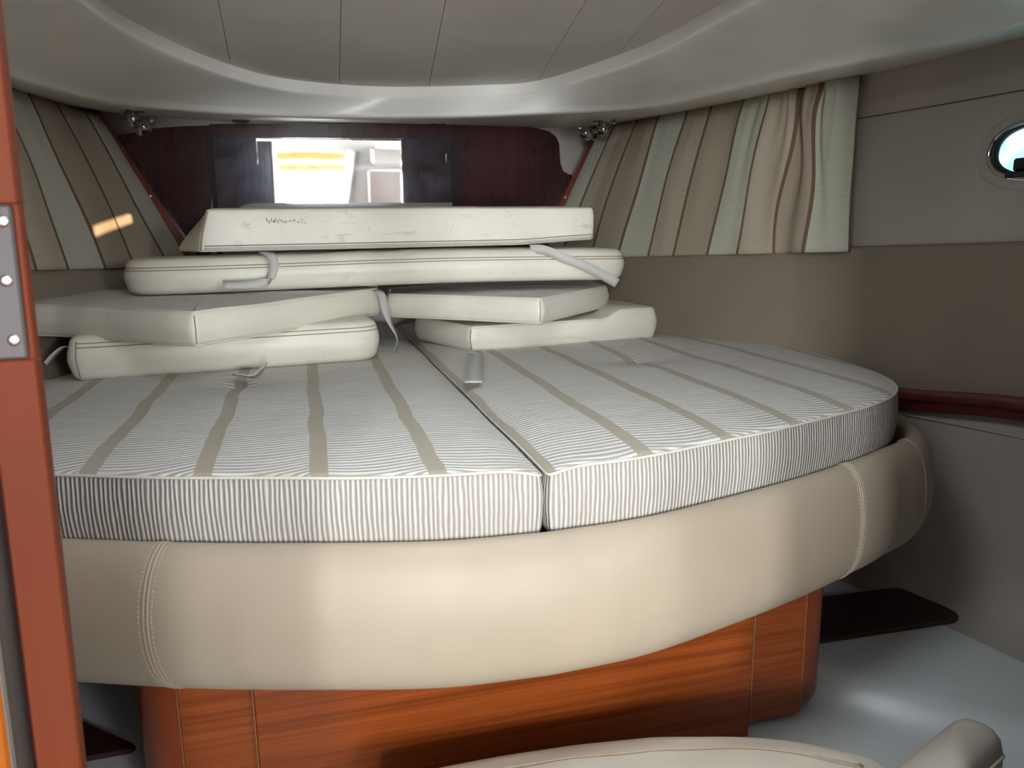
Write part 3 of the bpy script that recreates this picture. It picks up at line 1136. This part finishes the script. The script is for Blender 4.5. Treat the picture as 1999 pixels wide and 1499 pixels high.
def mattress(side, label):
    g = 0.003
    half = [(x, y) for x, y in HS]
    pts = [(XB + side * (g + x * (1 - 0.0)), y) for x, y in half] + [(XB + side * g, 2.78)]
    if side < 0:
        pts = pts[::-1]
    pts = soften(pts)
    P, L = resample(pts, 460)
    outer = [p for p in P if abs(p.x - XB) > 0.012 or p.y < 0.99]
    coarse = outer[::4]
    N = normals2(P)
    c = Vector((XB + side * 0.45, 1.75))
    r = 0.009
    tufts = [(XB + side * 0.452, 1.73), (XB + side * 0.452, 2.35)]

    def top_z(x, y, dist):
        dist = min((x - p.x) ** 2 + (y - p.y) ** 2 for p in (outer if dist < 0.16 else coarse)) ** 0.5 if dist > 0.012 else dist
        dg = abs(x - XB) - g
        z = 0.010 * (1 - exp(-dist / 0.07)) * (1 - exp(-max(0.0, dg) / 0.09))
        z -= 0.011 * max(0.0, 1 - dg / 0.07) ** 2
        for tx, ty in tufts:
            q = sqrt(((x - tx) / 1.3) ** 2 + (y - ty) ** 2)
            z -= 0.016 * exp(-(q / 0.030) ** 2) + 0.010 * exp(-(q / 0.10) ** 2)
        z += 0.0035 * noise.noise(Vector((x * 4, y * 4, side * 3.0)))
        return z

    def weave_uv(x, y):
        # the cloth is drawn in towards the tufts and bows between the bands near the foot
        yy = y
        for tx, ty in tufts:
            q = sqrt(((x - tx) / 1.6) ** 2 + (y - ty) ** 2)
            yy += 0.035 * exp(-(q / 0.075) ** 2)
        front = interp(abs(x - XB), [p[0] for p in HALF[:9]], [p[1] for p in HALF[:9]])
        yy += 0.020 * abs(sin(pi * (x - 0.003) / 0.1535)) * exp(-max(0.0, y - front) / 0.16)
        return (x, yy)

    t = thing('mattress', (c.x, c.y, ZM), label, 'mattress', 'mattress halves on the island bed')
    # border (boxing)
    V, UVS, F = [], [], []
    rows = [(0.006, ZM - 0.001), (0.002, ZM + 0.003), (0.0, ZM + 0.012)] + \
           [(-0.003 * sin(pi * q), ZM + 0.014 + (ZT - 0.012 - ZM - 0.014) * q) for q in (0.25, 0.5, 0.75)] + \
           [(0.0, ZT - 0.012), (0.001, ZT - 0.006), (0.004, ZT - 0.002)]
    n = len(P)
    nr = len(rows)
    for i in range(n + 1):
        p, nn = P[i % n], N[i % n]
        arc = L * i / n
        for ins, z in rows:
            q = p - nn * ins
            zz = z
            if z > ZM + 0.05:
                f = (z - ZM - 0.05) / (ZT - ZM - 0.05)
                zz = z + top_z(q.x, q.y, 0.0) * f
            wr = 0.0012 * noise.noise(Vector((q.x * 30, q.y * 30, z * 10)))
            V.append((q.x + nn.x * wr, q.y + nn.y * wr, zz))
            UVS.append((arc, z))
    for i in range(n):
        for j in range(nr - 1):
            a = i * nr + j
            F.append((a, a + nr, a + nr + 1, a + 1))
    F.append(tuple(i * nr for i in range(n - 1, -1, -1)))
    mesh('border', V, F, M['mat_side'], t, uv=UVS)
    # quilted top
    V, UVS, F = [], [], []
    rings = [('i', 0.003), ('s', 0.988), ('s', 0.976), ('s', 0.962)] + [('s', 0.945 * (1 - k / 45)) for k in range(0, 45)]
    base = P
    for kd, v in rings:
        for i in range(n):
            if kd == 'i':
                q = P[i] - N[i] * v
                dist = 0.0
                z = ZT - 0.002
            else:
                q = c + (base[i] - c) * v
                dist = 0.0125 + (1 - v) * (base[i] - c).length * 0.8
                z = ZT
            V.append((q.x, q.y, z + top_z(q.x, q.y, dist)))
            UVS.append(weave_uv(q.x, q.y))
    for k in range(len(rings) - 1):
        for i in range(n):
            a, b = k * n + i, k * n + (i + 1) % n
            F.append((a, b, b + n, a + n))
    k = (len(rings) - 1) * n
    V.append((c.x, c.y, ZT + top_z(c.x, c.y, 0.3)))
    UVS.append((c.x, c.y))
    for i in range(n):
        F.append((k + i, k + (i + 1) % n, len(V) - 1))
    mesh('quilted_top', V, F, M['mat_top'], t, uv=UVS)
    # sewn seam around the top edge
    seam = [(p.x - nn.x * 0.0015, p.y - nn.y * 0.0015, ZT - 0.003 + top_z(p.x, p.y, 0)) for p, nn in zip(P, N)]
    mesh('seam', *tube(seam, 0.0022, 6, True), M['piping'], t)
    return t


mattress(-1, 'left half mattress, woven cream with tan bands, beside the wooden door edge')
mattress(1, 'right half mattress, woven cream with tan bands, under the bolster-ended cushion')

bed = thing('island_bed', (XB, 1.75, 0.06), 'island bed base with rounded cream leatherette footboard on cherry wood plinth', 'bed')
# plan path of the upholstered surround: round the foot and along both sides
full = [(XB - x, y) for x, y in HS[::-1] if y < 1.95] + [(XB + x, y) for x, y in HS[1:] if y < 1.95]
FP, FL_ = resample(full, 190, False)
FN = []
for i in range(len(FP)):
    t = (FP[min(i + 1, len(FP) - 1)] - FP[max(i - 1, 0)]).normalized()
    FN.append(Vector((t.y, -t.x)))
fprof = [(-0.006, 0.500), (-0.003, 0.519), (0.004, 0.5265), (0.014, 0.529), (0.026, 0.524), (0.038, 0.512), (0.048, 0.492),
         (0.055, 0.465), (0.059, 0.435), (0.059, 0.405), (0.055, 0.375), (0.046, 0.348), (0.032, 0.326), (0.014, 0.311),
         (-0.012, 0.302), (-0.06, 0.300)]
FPR = [(p.x, p.y) for p in spline([(*q, 0) for q in fprof], 48)]


def foot_pt(i, o, z):
    """o along the outward normal; the corner stands a little farther off the mattress"""
    p, nn = FP[i], FN[i]
    d = abs(p.x - XB)
    ex = 0.026 * sstep(0.70, 0.86, d)
    return (p.x + nn.x * (o + ex), p.y + nn.y * (o + ex), z + 0.004 * sstep(0.6, 0.9, d))


V, F = [], []
for i in range(len(FP)):
    for o, z in FPR:
        V.append(foot_pt(i, o, z))
for i in range(len(FP) - 1):
    for j in range(len(FPR) - 1):
        a = i * len(FPR) + j
        F.append((a, a + 1, a + 1 + len(FPR), a + len(FPR)))
fb = mesh('footboard', V, F, M['vinyl_bed'], bed)
fix_normals(fb)


def seam_at(xpos, name, offs, r, mat, parent, dash=0.0):
    best = min(range(len(FP)), key=lambda i: abs(FP[i].x - xpos) + (10 if FP[i].y > 1.35 else 0))
    for du in offs:
        path = []
        for o, z in FPR[4:-3]:
            a = Vector(foot_pt(best, o, z))
            t = (FP[best + 1] - FP[best - 1]).normalized()
            bow = 0.010 * ((z - 0.42) / 0.11) ** 2
            a += Vector((t.x, t.y, 0)) * (du + bow)
            a += Vector((FN[best].x, FN[best].y, 0)) * (r * -0.1)
            path.append(a)
        if not dash:
            mesh(name, *tube(path, r, 6), mat, parent)
        else:                                 # separate little stitches joined into one thread
            parts = []
            acc = [path[0]]
            tot = sum((b - a).length for a, b in zip(path, path[1:]))
            m_ = int(tot / dash)
            pp = [Vector(p) for p in spline([tuple(p) for p in path], m_ * 3)]
            for k in range(0, len(pp) - 2, 3):
                parts.append(tube([pp[k], pp[k + 1], pp[k + 2]], r, 5))
            mesh(name, *merge(*parts), mat, parent)


for xs in (-0.222, 0.893, 1.085):
    seam_at(xs, 'seam_welt', (-0.0030, 0.0030), 0.0017, M['vinyl_bed'], fb)
    if xs < 1:
        seam_at(xs, 'stitching', (-0.0095, 0.0095), 0.0008, M['stitch_cream'], fb, 0.0055)

# base board under the mattresses
bb = [p - nn * 0.012 for p, nn in zip(*[(lambda P: (P, normals2(P)))(resample([(XB + x, y) for x, y in HS] + [(XB - x, y) for x, y in HS[::-1]], 200)[0])][0])]
n = len(bb)
V = [(p.x, p.y, 0.512) for p in bb] + [(p.x, p.y, 0.49) for p in bb]
F = [tuple(range(n)), tuple(range(2 * n - 1, n - 1, -1))] + [(i, i + n, (i + 1) % n + n, (i + 1) % n) for i in range(n)]
fix_normals(mesh('base_board', V, F, M['board'], bed, smooth=False))

# cherry plinth
mesh('plinth_front', *box(-0.110, 0.705, 1.062, 1.085, 0.060, 0.33, 0.002), M['cherry'], bed, smooth=False)
for x0, x1 in ((-0.213, -0.1115), (0.7065, 0.818)):
    mesh('plinth_side_panel', *box(x0, x1, 1.078, 1.10, 0.075, 0.33, 0.001), M['cherry'], bed, smooth=False)
for cx, s in ((-0.2145, -1), (0.8195, 1)):
    R = 0.064
    pts = [(cx, 1.078)] + [(cx + s * R * sin(t * pi / 24), 1.078 + R * (1 - cos(t * pi / 24))) for t in range(1, 13)] + \
          [(cx + s * R, 1.60), (cx, 1.60)]
    n = len(pts)
    V = []
    for z, ins in ((0.33, 0), (0.105, 0), (0.090, 0.003), (0.080, 0.010), (0.075, 0.022)):
        for x, y in pts:
            q = Vector((x, y)) + (Vector((cx, 1.3)) - Vector((x, y))).normalized() * ins * (0 if abs(x - cx) < 0.004 else 1)
            V.append((q.x, q.y, z))
    F = [tuple(range(n - 1, -1, -1)), tuple(4 * n + i for i in range(n))]
    for k in range(4):
        F += [(k * n + i, k * n + (i + 1) % n, (k + 1) * n + (i + 1) % n, (k + 1) * n + i) for i in range(n)]
    o = mesh('plinth_corner', V, F, M['cherry_post'], bed)
    fix_normals(o)
    md = o.modifiers.new('b', 'EDGE_SPLIT')
    md.split_angle = radians(35)
mesh('plinth_core', *box(-0.20, 0.81, 1.101, 1.60, 0.075, 0.33), M['board'], bed, smooth=False)
for x in (-0.1108, 0.7058, -0.2138, 0.8188):
    yy = 1.0615 if x in (-0.1108, 0.7058) else 1.0775
    mesh('joint_line', *box(x - 0.0004, x + 0.0004, yy, yy + 0.004, 0.078, 0.33), M['joint'], bed, smooth=False)


# ------------------------------------------------------------------ loose cushions
class Cushion:
    def __init__(self, name, label, pts, radii, T, z0, r=0.014, bulge=0.006, crown=0.008, tilt=(0, 0), ref=None, mat='vinyl_cushion',
                 fabric=False, extra=None, seed=1.0, wrinkle=0.0025, n=260, shear=None, group='loose cushions piled on the bed'):
        self.P, self.L = resample(fillet(pts, radii), n)
        a = sum(p.x * q.y - q.x * p.y for p, q in zip(self.P, self.P[1:] + self.P[:1]))
        if a < 0:
            self.P = self.P[::-1]
        self.N = normals2(self.P)
        self.c = sum(self.P, Vector((0, 0))) / n
        self.T, self.z0, self.r, self.bulge, self.tilt = T, z0, r, bulge, tilt
        self.ref = Vector(ref) if ref else self.c
        self.extra, self.shear = extra, shear
        self.seed, self.wr = seed, wrinkle
        self.o = thing(name, (self.c.x, self.c.y, self.base(self.c)), label, 'cushion', group)
        st = [('s', 0.0, 0), ('s', 0.4, 0), ('s', 0.8, 0), ('s', 0.94, 0)]
        for k in range(5):
            an = pi / 2 * k / 4
            st.append(('i', r * (1 - sin(an)), r * (1 - cos(an))))
        for q in (0.2, 0.4, 0.6, 0.8):
            st.append(('i', -bulge * sin(pi * q), r + (T - 2 * r) * q))
        for k in range(5):
            an = pi / 2 * k / 4
            st.append(('i', r * (1 - cos(an)), T - r + r * sin(an)))
        top = [('s', v, T) for v in (0.97, 0.93, 0.86, 0.77, 0.66, 0.54, 0.42, 0.30, 0.18, 0.0)]
        V, F = self.rings(st + ([] if fabric else top), crown)
        self.body = mesh('body', V, F, M[mat], self.o)
        if fabric:
            V, F = self.rings([('i', r, T)] + top, crown)
            self.top = mesh('woven_top', V, F, M['weave'], self.o)

    def base(self, p):
        d = Vector((p.x, p.y)) - self.ref
        return self.z0 + self.tilt[0] * d.x + self.tilt[1] * d.y

    def pos(self, i, kind, v, z, crown):
        if kind == 'i':
            q = self.P[i] - self.N[i] * v
            cr = 0
        else:
            b = self.P[i] - self.N[i] * self.r
            q = self.c + (b - self.c) * v
            cr = crown * (1 - v ** 4) * (1 if z > self.T * 0.5 else 0)
        w_ = self.wr * noise.noise(Vector((q.x * 11, q.y * 11, z * 20 + self.seed * 5)))
        zz = z + cr
        if self.shear:
            q = Vector((q.x + self.shear(q.x, q.y, z / self.T), q.y))
        if self.extra:
            zz = self.extra(q.x, q.y, zz)
        if kind == 'i':
            q = q + self.N[i] * w_
        elif z > self.T * 0.5:
            zz += w_
        return Vector((q.x, q.y, self.base(q) + zz))

    def rings(self, st, crown):
        n = len(self.P)
        V, F = [], []
        for kd, v, z in st:
            for i in range(n):
                V.append(self.pos(i, kd, v, z, crown))
        for k in range(len(st) - 1):
            for i in range(n):
                a, b = k * n + i, k * n + (i + 1) % n
                F.append((a, b, b + n, a + n))
        return V, F

    def near(self, x, y):
        return min(range(len(self.P)), key=lambda i: (self.P[i] - Vector((x, y))).length)

    def line(self, i0, i1, zf, name='stitching', r=0.0011, mat='stitch', out=0.0004):
        """thread along the side from index i0 to i1 at height fraction zf"""
        n = len(self.P)
        k = (i1 - i0) % n
        rows = []
        for q in range(k + 1):
            i = (i0 + q) % n
            z = zf * self.T
            if z > self.T - self.r:
                an = math.asin(min(1, (z - (self.T - self.r)) / self.r))
                v = self.r * (1 - cos(an))
            elif z < self.r:
                v = self.r * (1 - sqrt(max(0, 1 - ((self.r - z) / self.r) ** 2)))
            else:
                v = -self.bulge * sin(pi * (z - self.r) / (self.T - 2 * self.r))
            rows.append(self.pos(i, 'i', v - out, z, 0))
        mesh(name, *tube(rows, r, 6), M[mat], self.o)

    def rim(self, top=True, r=0.0028, mat='piping', frac=0.3):
        n = len(self.P)
        an = pi / 2 * (1 - frac)
        v = self.r * (1 - cos(an))
        z = self.T - self.r + self.r * sin(an) if top else self.r - self.r * sin(an)
        rows = [self.pos(i, 'i', v, z, 0) for i in range(n)]
        mesh('piping', *tube(rows, r, 6, True), M[mat], self.o)

    def corner(self, x, y, r=0.0016, mat='stitch', du=0):
        i = (self.near(x, y) + du) % len(self.P)
        rows = []
        for k in range(13):
            z = self.r * 0.5 + (self.T - self.r) * k / 12
            if z > self.T - self.r:
                an = math.asin(min(1, (z - (self.T - self.r)) / self.r))
                v = self.r * (1 - cos(an))
            elif z < self.r:
                v = self.r * (1 - sqrt(max(0, 1 - ((self.r - z) / self.r) ** 2)))
            else:
                v = -self.bulge * sin(pi * (z - self.r) / (self.T - 2 * self.r))
            rows.append(self.pos(i, 'i', v - 0.0002, z, 0))
        mesh('corner_seam', *tube(rows, r, 6), M[mat], self.o)


# lower left: long boxy cushion with twin stitching
c4 = Cushion('seat_cushion', 'bottom left cream vinyl cushion with double stitching, lying on the left mattress',
             [(-0.505, 1.825), (0.175, 1.905), (0.13, 2.30), (-0.55, 2.22)], [0.035, 0.075, 0.07, 0.06], 0.100, 0.628,
             r=0.022, bulge=0.006, crown=0.004, seed=1)
i0, i1 = c4.near(-0.49, 1.828), c4.near(0.16, 2.1)
c4.line(i0, i1, 0.76)
c4.line(i0, i1, 0.85)
c4.corner(-0.487, 1.829, 0.0011)

# lower right: thin cushion with a raised bolster end
c6 = Cushion('seat_cushion', 'bottom right cream vinyl cushion with raised bolster end, lying on the right mattress',
             [(0.412, 1.970), (0.985, 2.045), (0.96, 2.40), (0.50, 2.52), (0.300, 2.30)], [0.012, 0.028, 0.05, 0.06, 0.07], 0.068, 0.626,
             r=0.016, bulge=0.005, crown=0.004, seed=2,
             extra=lambda x, y, z: z * (1 + 0.36 * sstep(0.80, 0.87, x - 0.05 * (y - 2.0))))
c6.corner(0.414, 1.972)
c6.rim(True, 0.0018, 'piping')
c6.rim(False, 0.0022, 'strap')

# middle left wedge with woven top
c3 = Cushion('seat_cushion', 'middle left cushion with white woven top, its corner pointing at the viewer',
             [(-0.222, 1.655), (0.200, 2.125), (0.12, 2.36), (-0.20, 2.42), (-0.68, 2.25), (-0.64, 1.98), (-0.545, 1.925)],
             [0.010, 0.035, 0.05, 0.06, 0.05, 0.05, 0.05], 0.072, 0.716, r=0.015, bulge=0.005, crown=0.003, fabric=True, seed=3,
             tilt=(0.0, 0.01), ref=(-0.222, 1.655),
             extra=lambda x, y, z: z + 0.004 * noise.noise(Vector((x * 5, y * 5, 0))))
c3.corner(-0.222, 1.655, 0.0012)
c3.rim(True, 0.0026, 'piping')
c3.rim(False, 0.0024, 'piping')

# middle right wedge with woven top
c5 = Cushion('seat_cushion', 'middle right cushion with white woven top and clipped left end',
             [(0.567, 1.845), (0.885, 2.185), (0.935, 2.45), (0.55, 2.62), (0.235, 2.36), (0.212, 2.155), (0.315, 2.070)],
             [0.012, 0.05, 0.06, 0.06, 0.06, 0.035, 0.06], 0.066, 0.708, r=0.015, bulge=0.005, crown=0.003, fabric=True, seed=4)
c5.corner(0.567, 1.845, 0.0012)
c5.rim(True, 0.0022, 'piping')
c5.rim(False, 0.0022, 'piping')

# long bolster lying across both
c2 = Cushion('backrest_cushion', 'long rounded cream vinyl cushion with double stitching, second from top of the pile',
             [(-0.435, 2.045), (0.892, 2.045), (0.88, 2.33), (-0.43, 2.35)], [0.09, 0.06, 0.06, 0.09], 0.088, 0.800,
             r=0.026, bulge=0.004, crown=0.004, seed=5, n=320,
             extra=lambda x, y, z: z + 0.004 * sin(x * 4))
i0, i1 = c2.near(-0.42, 2.2), c2.near(0.89, 2.2)
c2.line(i0, i1, 0.68, mat='stitch')
c2.line(i0, i1, 0.76, mat='stitch')

# top cushion, upside down, grubby face to the viewer
c1 = Cushion('backrest_cushion', 'topmost cushion of the pile, worn cream vinyl with faded print and dirty lower edge',
             [(-0.248, 2.060), (0.798, 2.078), (0.74, 2.36), (-0.22, 2.42), (-0.345, 2.30)], [0.010, 0.008, 0.04, 0.05, 0.09], 0.104, 0.900,
             r=0.010, bulge=0.002, crown=0.006, seed=6, mat='vinyl_dirty', n=320, tilt=(0.004, 0.0),
             shear=lambda x, y, f: f ** 1.2 * interp(x, [-0.345, -0.25, -0.12], [0.100, 0.026, 0.0]),
             extra=lambda x, y, z: z + (0.010 * sstep(0.55, 0.80, x) if z < 0.03 else 0) - (0.004 * sstep(0.2, 0.8, x) if z > 0.08 else 0))
c1.corner(-0.246, 2.062, 0.0018)
i0, i1 = c1.near(-0.24, 2.061), c1.near(0.79, 2.078)
c1.line(i0, i1, 0.965, 'top_seam', 0.0012, 'piping')
c1.line(i0, i1, 0.14, 'torn_seam', 0.0014, 'stitch')
c1.line(i0, i1, 0.07, 'lower_hem', 0.0030, 'strap')
# faded stamp and the crease under it, on the front face
parts = []
random.seed(3)
for k in range(26):
    px = 521 + k * 3.0 + random.uniform(-1, 1)
    hgt = random.choice((3, 5, 7)) * (1.0 if k < 13 else 0.5)
    p = at_y(px, 431 + random.uniform(-3, 4), 2.0585)
    parts.append(box(p.x - 0.0011, p.x + 0.0011, 2.0555 + 0.0165 * (p.x + 0.25), 2.062 + 0.0165 * (p.x + 0.25), p.z - hgt * 0.0006, p.z + hgt * 0.0006))
mesh('faded_print', *merge(*parts), M['print'], c1.o, smooth=False)
crease = [at_y(x, y, 2.058) for x, y in ((500, 425), (503, 436), (512, 444), (530, 444), (570, 440), (610, 435), (650, 428))]
crease = [Vector((p.x, 2.0605 + 0.0165 * (p.x + 0.25) - 0.0012, p.z)) for p in crease]
mesh('crease', *tube([Vector(p) for p in spline([tuple(p) for p in crease], 30)], 0.0010, 5), M['vinyl_dirty'], c1.o)


# straps sewn to the cushions
def strap(owner, pts, wdir, width, mat='strap', n=28):
    P = [Vector(p) for p in spline([tuple(p) for p in pts], n)]
    if isinstance(wdir, list):
        W = [Vector(p) for p in spline([tuple(p) for p in wdir], n)]
        W = [tuple(v) for v in W]
    else:
        W = wdir
    return mesh('strap', *ribbon(P, W, width), M[mat], owner)


def A(x, y, Y):
    p = at_y(x, y, Y)
    return (p.x, p.y, p.z)


# long strap trailing over the right of the long cushion
strap(c2.o, [A(1035, 487, 2.06), A(1062, 488, 2.035), (A(1100, 503, 2.015)), A(1150, 523, 2.005), A(1205, 553, 1.985)],
      [(0.2, 0.2, -1), (0.25, 0.1, -1), (0.4, 0.05, -1), (0.45, 0, -1), (0.6, 0, -1)], 0.026)
# curled strap at the left of the long cushion
strap(c2.o, [A(512, 492, 2.055), A(528, 498, 2.028), A(535, 515, 2.018), A(531, 535, 2.012), A(518, 551, 2.005), A(480, 555, 2.0), A(435, 556, 1.99)],
      [(1, 0.2, 0), (1, 0.1, 0.1), (1, 0, 0.1), (1, 0, 0.3), (0.6, 0, 0.9), (0.1, 0.5, 1), (0, 0.7, 0.9)], 0.022)
# thin strap hanging between the two middle cushions
strap(c5.o, [A(734, 566, 2.10), A(745, 576, 2.07), A(752, 605, 2.05), A(762, 632, 2.04), A(774, 655, 2.035), A(775, 672, 2.03), A(768, 688, 2.02)],
      [(1, 0, 0), (1, 0, 0.2), (1, 0.2, 0.1), (0.6, 0.8, 0), (0.3, 1, 0), (0.2, 1, 0), (0.3, 1, 0)], 0.020)
# tab lying on the mattress in front of the bolster-ended cushion
p, q = at_z(926, 692, 0.634), at_z(924, 747, 0.634)
strap(c6.o, [(p.x, p.y + 0.02, 0.640), (p.x, p.y - 0.02, 0.637), ((p.x * 0.5 + q.x * 0.5), (p.y + q.y) / 2, 0.638), (q.x, q.y, 0.6345)], (1, 0.2, 0), 0.036)
# curl at the left end and tab under the bottom left cushion
strap(c4.o, [A(138, 676, 1.93), A(122, 680, 1.92), A(105, 694, 1.91), A(90, 712, 1.90)], (0.3, 1, 0), 0.03)
p = at_z(490, 735, 0.634)
strap(c4.o, [(p.x - 0.028, p.y + 0.02, 0.634), (p.x - 0.02, p.y - 0.005, 0.640), (p.x + 0.005, p.y - 0.008, 0.637), (p.x + 0.03, p.y + 0.03, 0.650)],
      (0.1, 0.9, -0.3), 0.028)


# ------------------------------------------------------------------ chrome reading lamps under the headliner
def lamp(px, py, ball, head, tip, label):
    Y = 2.60
    c = at_y(px, py, Y)
    t = thing('reading_lamp', c, label, 'lamp', 'chrome reading lamps')
    z = c.z
    b = mesh('base', *lathe([(0.040, 0.010), (0.043, 0.004), (0.040, -0.003), (0.030, -0.008), (0.018, -0.012)], (c.x, Y, z), (0, 0, 1), 28), M['chrome'], t)
    for s in (-1, 1):
        mesh('screw', *sphere((c.x + s * 0.034, Y - 0.012, z - 0.006), 0.006, 12, 0.6), M['screw'], b)
    p = at_y(*ball, Y)
    mesh('ball', *sphere(p, 0.025, 22), M['chrome'], t)
    mesh('stem', *tube([(c.x, Y, z), tuple(p)], 0.010, 12), M['chrome'], t)
    q = at_y(*head, Y - 0.02)
    e = at_y(*tip, Y - 0.03)
    mesh('arm', *tube([tuple(p), tuple(q)], 0.008, 12), M['chrome'], t)
    d = (e - q).normalized()
    h = mesh('lamp_head', *lathe([(0.004, -0.026), (0.016, -0.022), (0.020, -0.010), (0.021, 0.008), (0.018, 0.016), (0.010, 0.018)], q, d, 24), M['chrome'], t)
    mesh('knob', *sphere(e, 0.0075, 12), M['screw'], h)
    return t


lamp(257, 213, (259, 232), (279, 249), (296, 236), 'chrome swivel reading lamp left of the bulkhead mirror')
lamp(1178, 238, (1178, 252), (1144, 260), (1132, 250), 'chrome swivel reading lamp right of the bulkhead mirror')

# small recessed vents in the soffit by the bulkhead
for px, py, lab in ((470, 237, 'small dark vent in soffit left above the mirror'), (856, 241, 'small dark vent in soffit right above the mirror')):
    c = at_y(px, py, 2.78)
    tag(mesh('soffit_vent', *lathe([(0.026, 0.012), (0.028, 0.002), (0.024, -0.002), (0.018, 0.001), (0.004, 0.002)], c, (0, 0, 1), 24), M['steel'], loc=tuple(c)),
        lab, 'vent', 'soffit vents')


# ------------------------------------------------------------------ dark boards on the side steps
def slab(name, pts, radii, z0, z1, mat, label, cat, group=None):
    P = resample(fillet(pts, radii), 90)[0]
    n = len(P)
    c = sum(P, Vector((0, 0))) / n
    V = []
    for z, ins in ((z0, 0), (z1 - 0.003, 0), (z1 - 0.0008, 0.001), (z1, 0.004)):
        for p in P:
            q = p + (c - p).normalized() * ins
            V.append((q.x, q.y, z))
    F = [tuple(range(n - 1, -1, -1)), tuple(3 * n + i for i in range(n))]
    for k in range(3):
        F += [(k * n + i, k * n + (i + 1) % n, (k + 1) * n + (i + 1) % n, (k + 1) * n + i) for i in range(n)]
    o = mesh(name, V, F, M[mat], smooth=False, loc=(c.x, c.y, z0))
    fix_normals(o)
    return tag(o, label, cat, group)


zb = 0.112


def Z(x, y, z=zb):
    p = at_z(x, y, z)
    return (p.x, p.y)


bp = [Z(1540, 1258), Z(1888, 1205), Z(1770, 1143), Z(1590, 1165)]
slab('step_board', bp, [0.01, 0.035, 0.06, 0.03], 0.103, zb, 'board', 'dark brown board lying on the right side step beside bed plinth', 'board', 'dark boards beside the bed')
bl = [(2 * 0.305 - x - 0.02, y + 0.02) for x, y in bp][::-1]
slab('step_board', bl, [0.03, 0.06, 0.035, 0.01], 0.103, zb, 'board', 'dark brown board in shadow left of the bed plinth', 'board', 'dark boards beside the bed')

# ------------------------------------------------------------------ upholstered seat in the foreground
zs = 0.195
sp = [at_z(x, y, zs) for x, y in ((700, 1530), (800, 1499), (1000, 1460), (1200, 1436), (1330, 1427), (1500, 1432), (1620, 1450), (1700, 1468), (1738, 1488))]
out = [(p.x, p.y) for p in spline([tuple(p) for p in sp], 40)]
out = out[::-1] + [(0.03, 0.80), (0.03, 0.53), (0.70, 0.53)]
seat = Cushion('bench_seat', 'cream vinyl bench seat with stitched rim at the bottom edge', out, 0.02, 0.10, 0.097, r=0.022, bulge=0.004, crown=0.010,
               mat='vinyl_seat', seed=8, group=None)
seat.o['category'] = 'bench'
# stitched line a little in from the rim
rows = [seat.pos(i, 'i', 0.050, seat.T, 0) + Vector((0, 0, 0.0075)) for i in range(len(seat.P))]
mesh('stitching', *tube(rows, 0.0011, 5, True), M['stitch'], seat.o)
mesh('seat_base', *box(0.06, 0.66, 0.55, 0.80, 0.046, 0.105, 0.005), M['liner'], seat.o, smooth=False)

# padded arm at the lower right corner
a0, a1 = at_z(1905, 1416, 0.30), at_z(1790, 1512, 0.30)
d = (a1 - a0).normalized()
nrm = Vector((-d.y, d.x, 0))
arm = thing('arm_bolster', (a0.x, a0.y, 0.06), 'taupe vinyl padded arm with piped edge at lower right corner', 'armrest')
L = (a1 - a0).length + 0.01


def arm_fn(u, v):
    s = -0.028 + (L + 0.028) * u
    w_ = 0.034 * (max(0.0, 1 - (max(0, -s) / 0.028) ** 3)) ** 0.5 if s < 0 else 0.034
    prof = [(-1, 0.05), (-1, 0.12), (-1.0, 0.22), (-0.96, 0.27), (-0.8, 0.290), (-0.5, 0.298), (0, 0.300), (0.5, 0.298), (0.8, 0.290), (0.96, 0.27), (1.0, 0.22), (1, 0.12), (1, 0.05)]
    q = prof[round(v * 12)]
    drop = 0.010 * (max(0, -s) / 0.028) ** 2
    p = a0 + d * s + nrm * (q[0] * w_)
    return (p.x, p.y, q[1] - drop)


mesh('pad', *grid(arm_fn, 40, 13)[:2], M['vinyl_arm'], arm)
fix_normals(arm.children[0])
for v in (9 / 12, 3 / 12):
    mesh('piping', *tube([arm_fn(u / 30, v) for u in range(31)], 0.0022, 6), M['piping'], arm)
